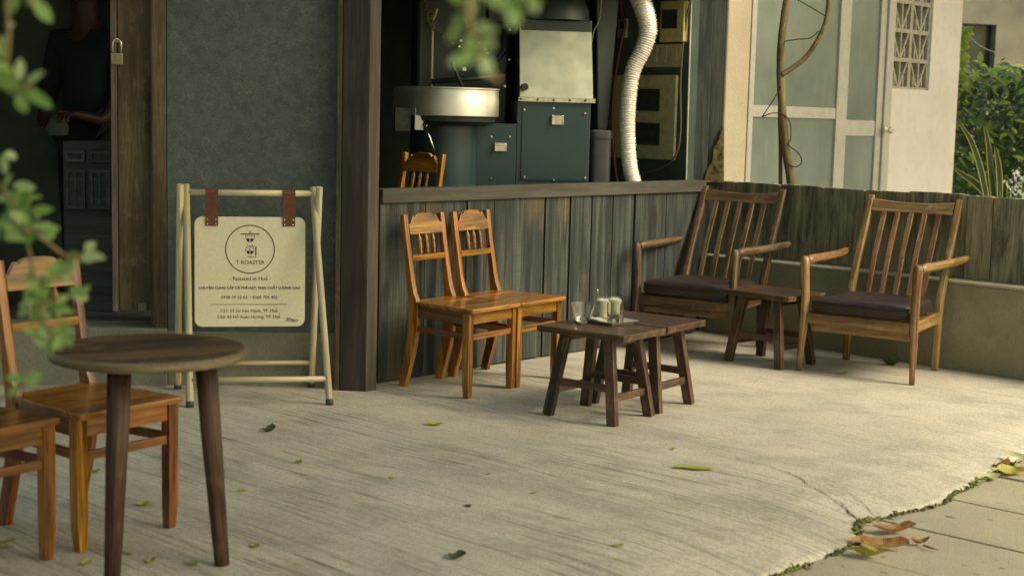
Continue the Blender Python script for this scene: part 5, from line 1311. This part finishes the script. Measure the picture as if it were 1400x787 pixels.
# ------------------------------------------------------------------ foreground hanging branches (out of focus)
def branch(name, label, stems, leaves, mat2=None):
    base = deep(*stems[0][0]); t = thing(name, label, 'branch', base)
    st = MB()
    for s_pts in stems: st.tube(smooth_path([deep(*q) for q in s_pts], 6), [.0028]*((len(s_pts)-1)*6+1), 6)
    rel(st, base).build('stem', 'bark', t)
    for i, (mat, lst) in enumerate(leaves):
        mb = MB()
        for (px, py, Y, qx, qy, W) in lst:   # from base pixel to tip pixel
            a, b = deep(px, py, Y), deep(qx, qy, Y+rnd.uniform(-.02, .02)); d = (b-a)*1.18
            mb.leaf(a, d, (rnd.uniform(-.4, .4), -1, rnd.uniform(.2, 1.)), d.length, W, .12, .2, 5)
        rel(mb, base).build('leaves', mat, t)
    return t
Y1 = 2.0
branch('hanging_branch', 'blurred leafy twigs hanging into the upper left corner', 
    [[(0, -60, Y1), (12, 40, Y1), (8, 110, Y1), (25, 125, Y1), (45, 118, Y1)], [(8, 110, Y1), (-10, 80, Y1), (-25, 40, Y1)], [(60, -50, Y1), (45, -10, Y1), (40, 5, Y1)]],
    [('leaf', [(45, 0, Y1, 68, 26, .020), (28, -10, Y1, 8, 16, .022), (6, 78, Y1, -12, 60, .02), (18, 100, Y1, -12, 84, .018), (14, 110, Y1, 0, 90, .022), (30, 118, Y1, 66, 144, .018), (20, 128, Y1, 6, 100, .024), (24, 128, Y1, 34, 150, .018), (38, 8, Y1, 52, -14, .016), (30, 120, Y1, -6, 112, .02)]),
     ('leafpale', [(26, 110, Y1, 28, 84, .014), (34, 116, Y1, 54, 100, .013), (4, 66, Y1, 0, 50, .016), (10, 40, Y1, 16, 30, .012), (12, 120, Y1, -4, 98, .015)])])
Y2 = 2.3
low_l = []; low_p = []
rr3 = random.Random(5)
for (cx, cy, n, sp) in ((18, 272, 9, 20), (30, 300, 10, 20), (50, 305, 6, 16), (48, 395, 7, 16), (56, 425, 9, 18), (70, 455, 10, 18), (38, 520, 4, 10), (112, 345, 3, 8), (88, 370, 4, 10), (6, 215, 2, 6), (0, 325, 5, 14), (98, 408, 3, 8)):
    for k in range(int(n*1.6)):
        x, y = rr3.gauss(cx, sp*.55), rr3.gauss(cy, sp*.5); a = rr3.uniform(0, 6.28); l = rr3.uniform(15, 26)
        (low_p if rr3.random() < .42 else low_l).append((x, y, Y2, x+l*math.cos(a), y+l*math.sin(a)*.8, rr3.uniform(.013, .02)))
low_l.append((22, 264, Y2, 44, 254, .02))
branch('leafy_branch', 'blurred leafy branch crossing in front of the chair at the left edge',
    [[(-40, 200, Y2), (5, 262, Y2), (30, 305, Y2), (45, 370, Y2), (52, 420, Y2), (72, 462, Y2), (85, 480, Y2)], [(30, 305, Y2), (70, 335, Y2), (95, 352, Y2), (118, 345, Y2)], [(-30, 560, Y2), (10, 540, Y2), (38, 520, Y2)], [(52, 420, Y2), (80, 405, Y2), (105, 408, Y2)]],
    [('leaf', low_l), ('leafpale', low_p)])
Y3 = 1.45
branch('drooping_twig', 'strongly blurred twig of green and silvery leaves hanging at the top centre',
    [[(640, -60, Y3), (640, 10, Y3), (645, 45, Y3), (655, 75, Y3), (670, 100, Y3), (682, 112, Y3)], [(640, -60, Y3), (690, -20, Y3), (725, -5, Y3)]],
    [('leaf', [(640, 25, Y3, 612, 52, .018), (652, 74, Y3, 622, 84, .014), (646, 48, Y3, 640, 72, .013), (660, -8, Y3, 705, 8, .018), (700, -6, Y3, 735, 0, .016), (640, 6, Y3, 618, -6, .014), (636, 30, Y3, 624, 20, .012), (690, -10, Y3, 668, 2, .013)]),
     ('leafpale', [(650, -6, Y3, 645, 16, .016), (652, 42, Y3, 676, 38, .018), (655, 58, Y3, 672, 62, .018), (662, 74, Y3, 666, 98, .016), (645, 18, Y3, 655, 30, .012), (704, 8, Y3, 702, 32, .018), (722, -4, Y3, 733, 14, .014), (668, 96, Y3, 682, 110, .008)])])

# ------------------------------------------------------------------ unseen tree added to shade the veranda and white wall
tc = MB(); r4 = random.Random(11)
for k in range(17000):
    a = r4.uniform(0, 6.28); q = 4.3*math.sqrt(r4.random()); x, y = 2.5 + q*math.cos(a)*1.1, 2.4 + q*math.sin(a); z = 6.1 + 1.0*(1-(q/4.3)**2) + r4.uniform(-.7, .7)
    if noise.noise((x*.8, y*.8, z*.8)) < -.42: continue
    L = r4.uniform(.18, .32); tc.leaf((x, y, z), (r4.uniform(-1, 1), r4.uniform(-1, 1), r4.uniform(-.6, .2)), (r4.uniform(-.6, .6), r4.uniform(-.6, .6), 1), L, L*.6, .2, .1, 2)
for cx, cy, rr_, n in ((-5.6, 1.2, 2.3, 3000), (-8.2, 4.2, 2.2, 2200), (-3.6, -2.6, 2.4, 3000), (-8.5, -1.5, 2.6, 2200)):  # low leaf masses added to block sky light from camera left
    for k in range(n):
        d_ = Vector((r4.gauss(0, 1), r4.gauss(0, 1), r4.gauss(0, 1))).normalized()*(r4.random()**.4)
        p = Vector((cx, cy, 3.0)) + Vector((d_.x*rr_, d_.y*rr_, d_.z*2.7)); L = r4.uniform(.2, .36)
        tc.leaf(p, (r4.uniform(-1, 1), r4.uniform(-1, 1), r4.uniform(-.8, .2)), (r4.uniform(-1, 1), r4.uniform(-1, 1), .6), L, L*.6, .2, .1, 2)
tree = thing('street_tree', 'leafy street tree arching over the veranda from the left', 'tree', (-3.4, -.9, -.1))
for k in range(7000):  # further leaf mass added to keep sun off the white wall
    a = r4.uniform(0, 6.28); q = 3.4*math.sqrt(r4.random()); x, y = 7.9 + q*math.cos(a), 10.4 + q*math.sin(a); z = 6.1 + .9*(1-(q/3.)**2) + r4.uniform(-.6, .6)
    L = r4.uniform(.18, .32); tc.leaf((x, y, z), (r4.uniform(-1, 1), r4.uniform(-1, 1), r4.uniform(-.6, .2)), (r4.uniform(-.6, .6), r4.uniform(-.6, .6), 1), L, L*.6, .2, .1, 2)
rel(tc, tree.location).build('crown', 'crownleaf', tree)['kind'] = 'stuff'
tt = MB().tube(smooth_path([Vector(p) for p in ((-3.4, -.9, -.1), (-3.3, -.8, 1.5), (-2.9, -.4, 3.2), (-1.6, .6, 5.0), (.4, 1.6, 6.5))], 6), [.17-.004*i for i in range(25)], 14)
tt.tube(smooth_path([Vector(p) for p in ((-2.3, 0, 4.2), (-1.2, 2.2, 5.8), (.5, 4.2, 6.6))], 6), .06, 10); tt.tube(smooth_path([Vector(p) for p in ((.4, 1.6, 6.5), (3., 4.6, 7.), (5.5, 8.2, 6.8), (7.7, 10.9, 6.7))], 6), .05, 10); tt.tube(smooth_path([Vector(p) for p in ((-2.2, .1, 4.2), (0, -.4, 5.8), (2.8, .2, 6.6))], 6), .06, 10)
rel(tt, tree.location).build('trunk', 'bark', tree)

# ------------------------------------------------------------------ light
wld = bpy.data.worlds.new('World'); scene.world = wld; wld.use_nodes = True
nt_ = wld.node_tree; bg = nt_.nodes['Background']
sky = nt_.nodes.new('ShaderNodeTexSky'); sky.sky_type = 'NISHITA'; sky.sun_disc = False
SUN_DIR = Vector((.74, -.33, .78)).normalized()     # towards the sun
sky.sun_elevation = math.asin(SUN_DIR.z); sky.sun_rotation = math.atan2(SUN_DIR.x, SUN_DIR.y)
sky.air_density = 1.5; sky.dust_density = 6.; sky.ozone_density = .6
mx = nt_.nodes.new('ShaderNodeMix'); mx.data_type = 'RGBA'; mx.blend_type = 'MULTIPLY'; mx.inputs[0].default_value = 1.
nt_.links.new(sky.outputs[0], mx.inputs[6]); mx.inputs[7].default_value = (.95, 1., .82, 1)
nt_.links.new(mx.outputs[2], bg.inputs['Color']); bg.inputs['Strength'].default_value = .15
sd = bpy.data.lights.new('sun', 'SUN'); sd.energy = 3.3; sd.angle = R(30); sd.color = (1., .90, .72)
so = bpy.data.objects.new('sun', sd); col.objects.link(so); so.rotation_euler = SUN_DIR.to_track_quat('Z', 'Y').to_euler()
scene.view_settings.view_transform = 'Standard'; scene.view_settings.look = 'None'; scene.view_settings.gamma = 1.; scene.view_settings.exposure = .65
scene.cycles.max_bounces = 8; scene.cycles.transmission_bounces = 10; scene.cycles.use_denoising = True
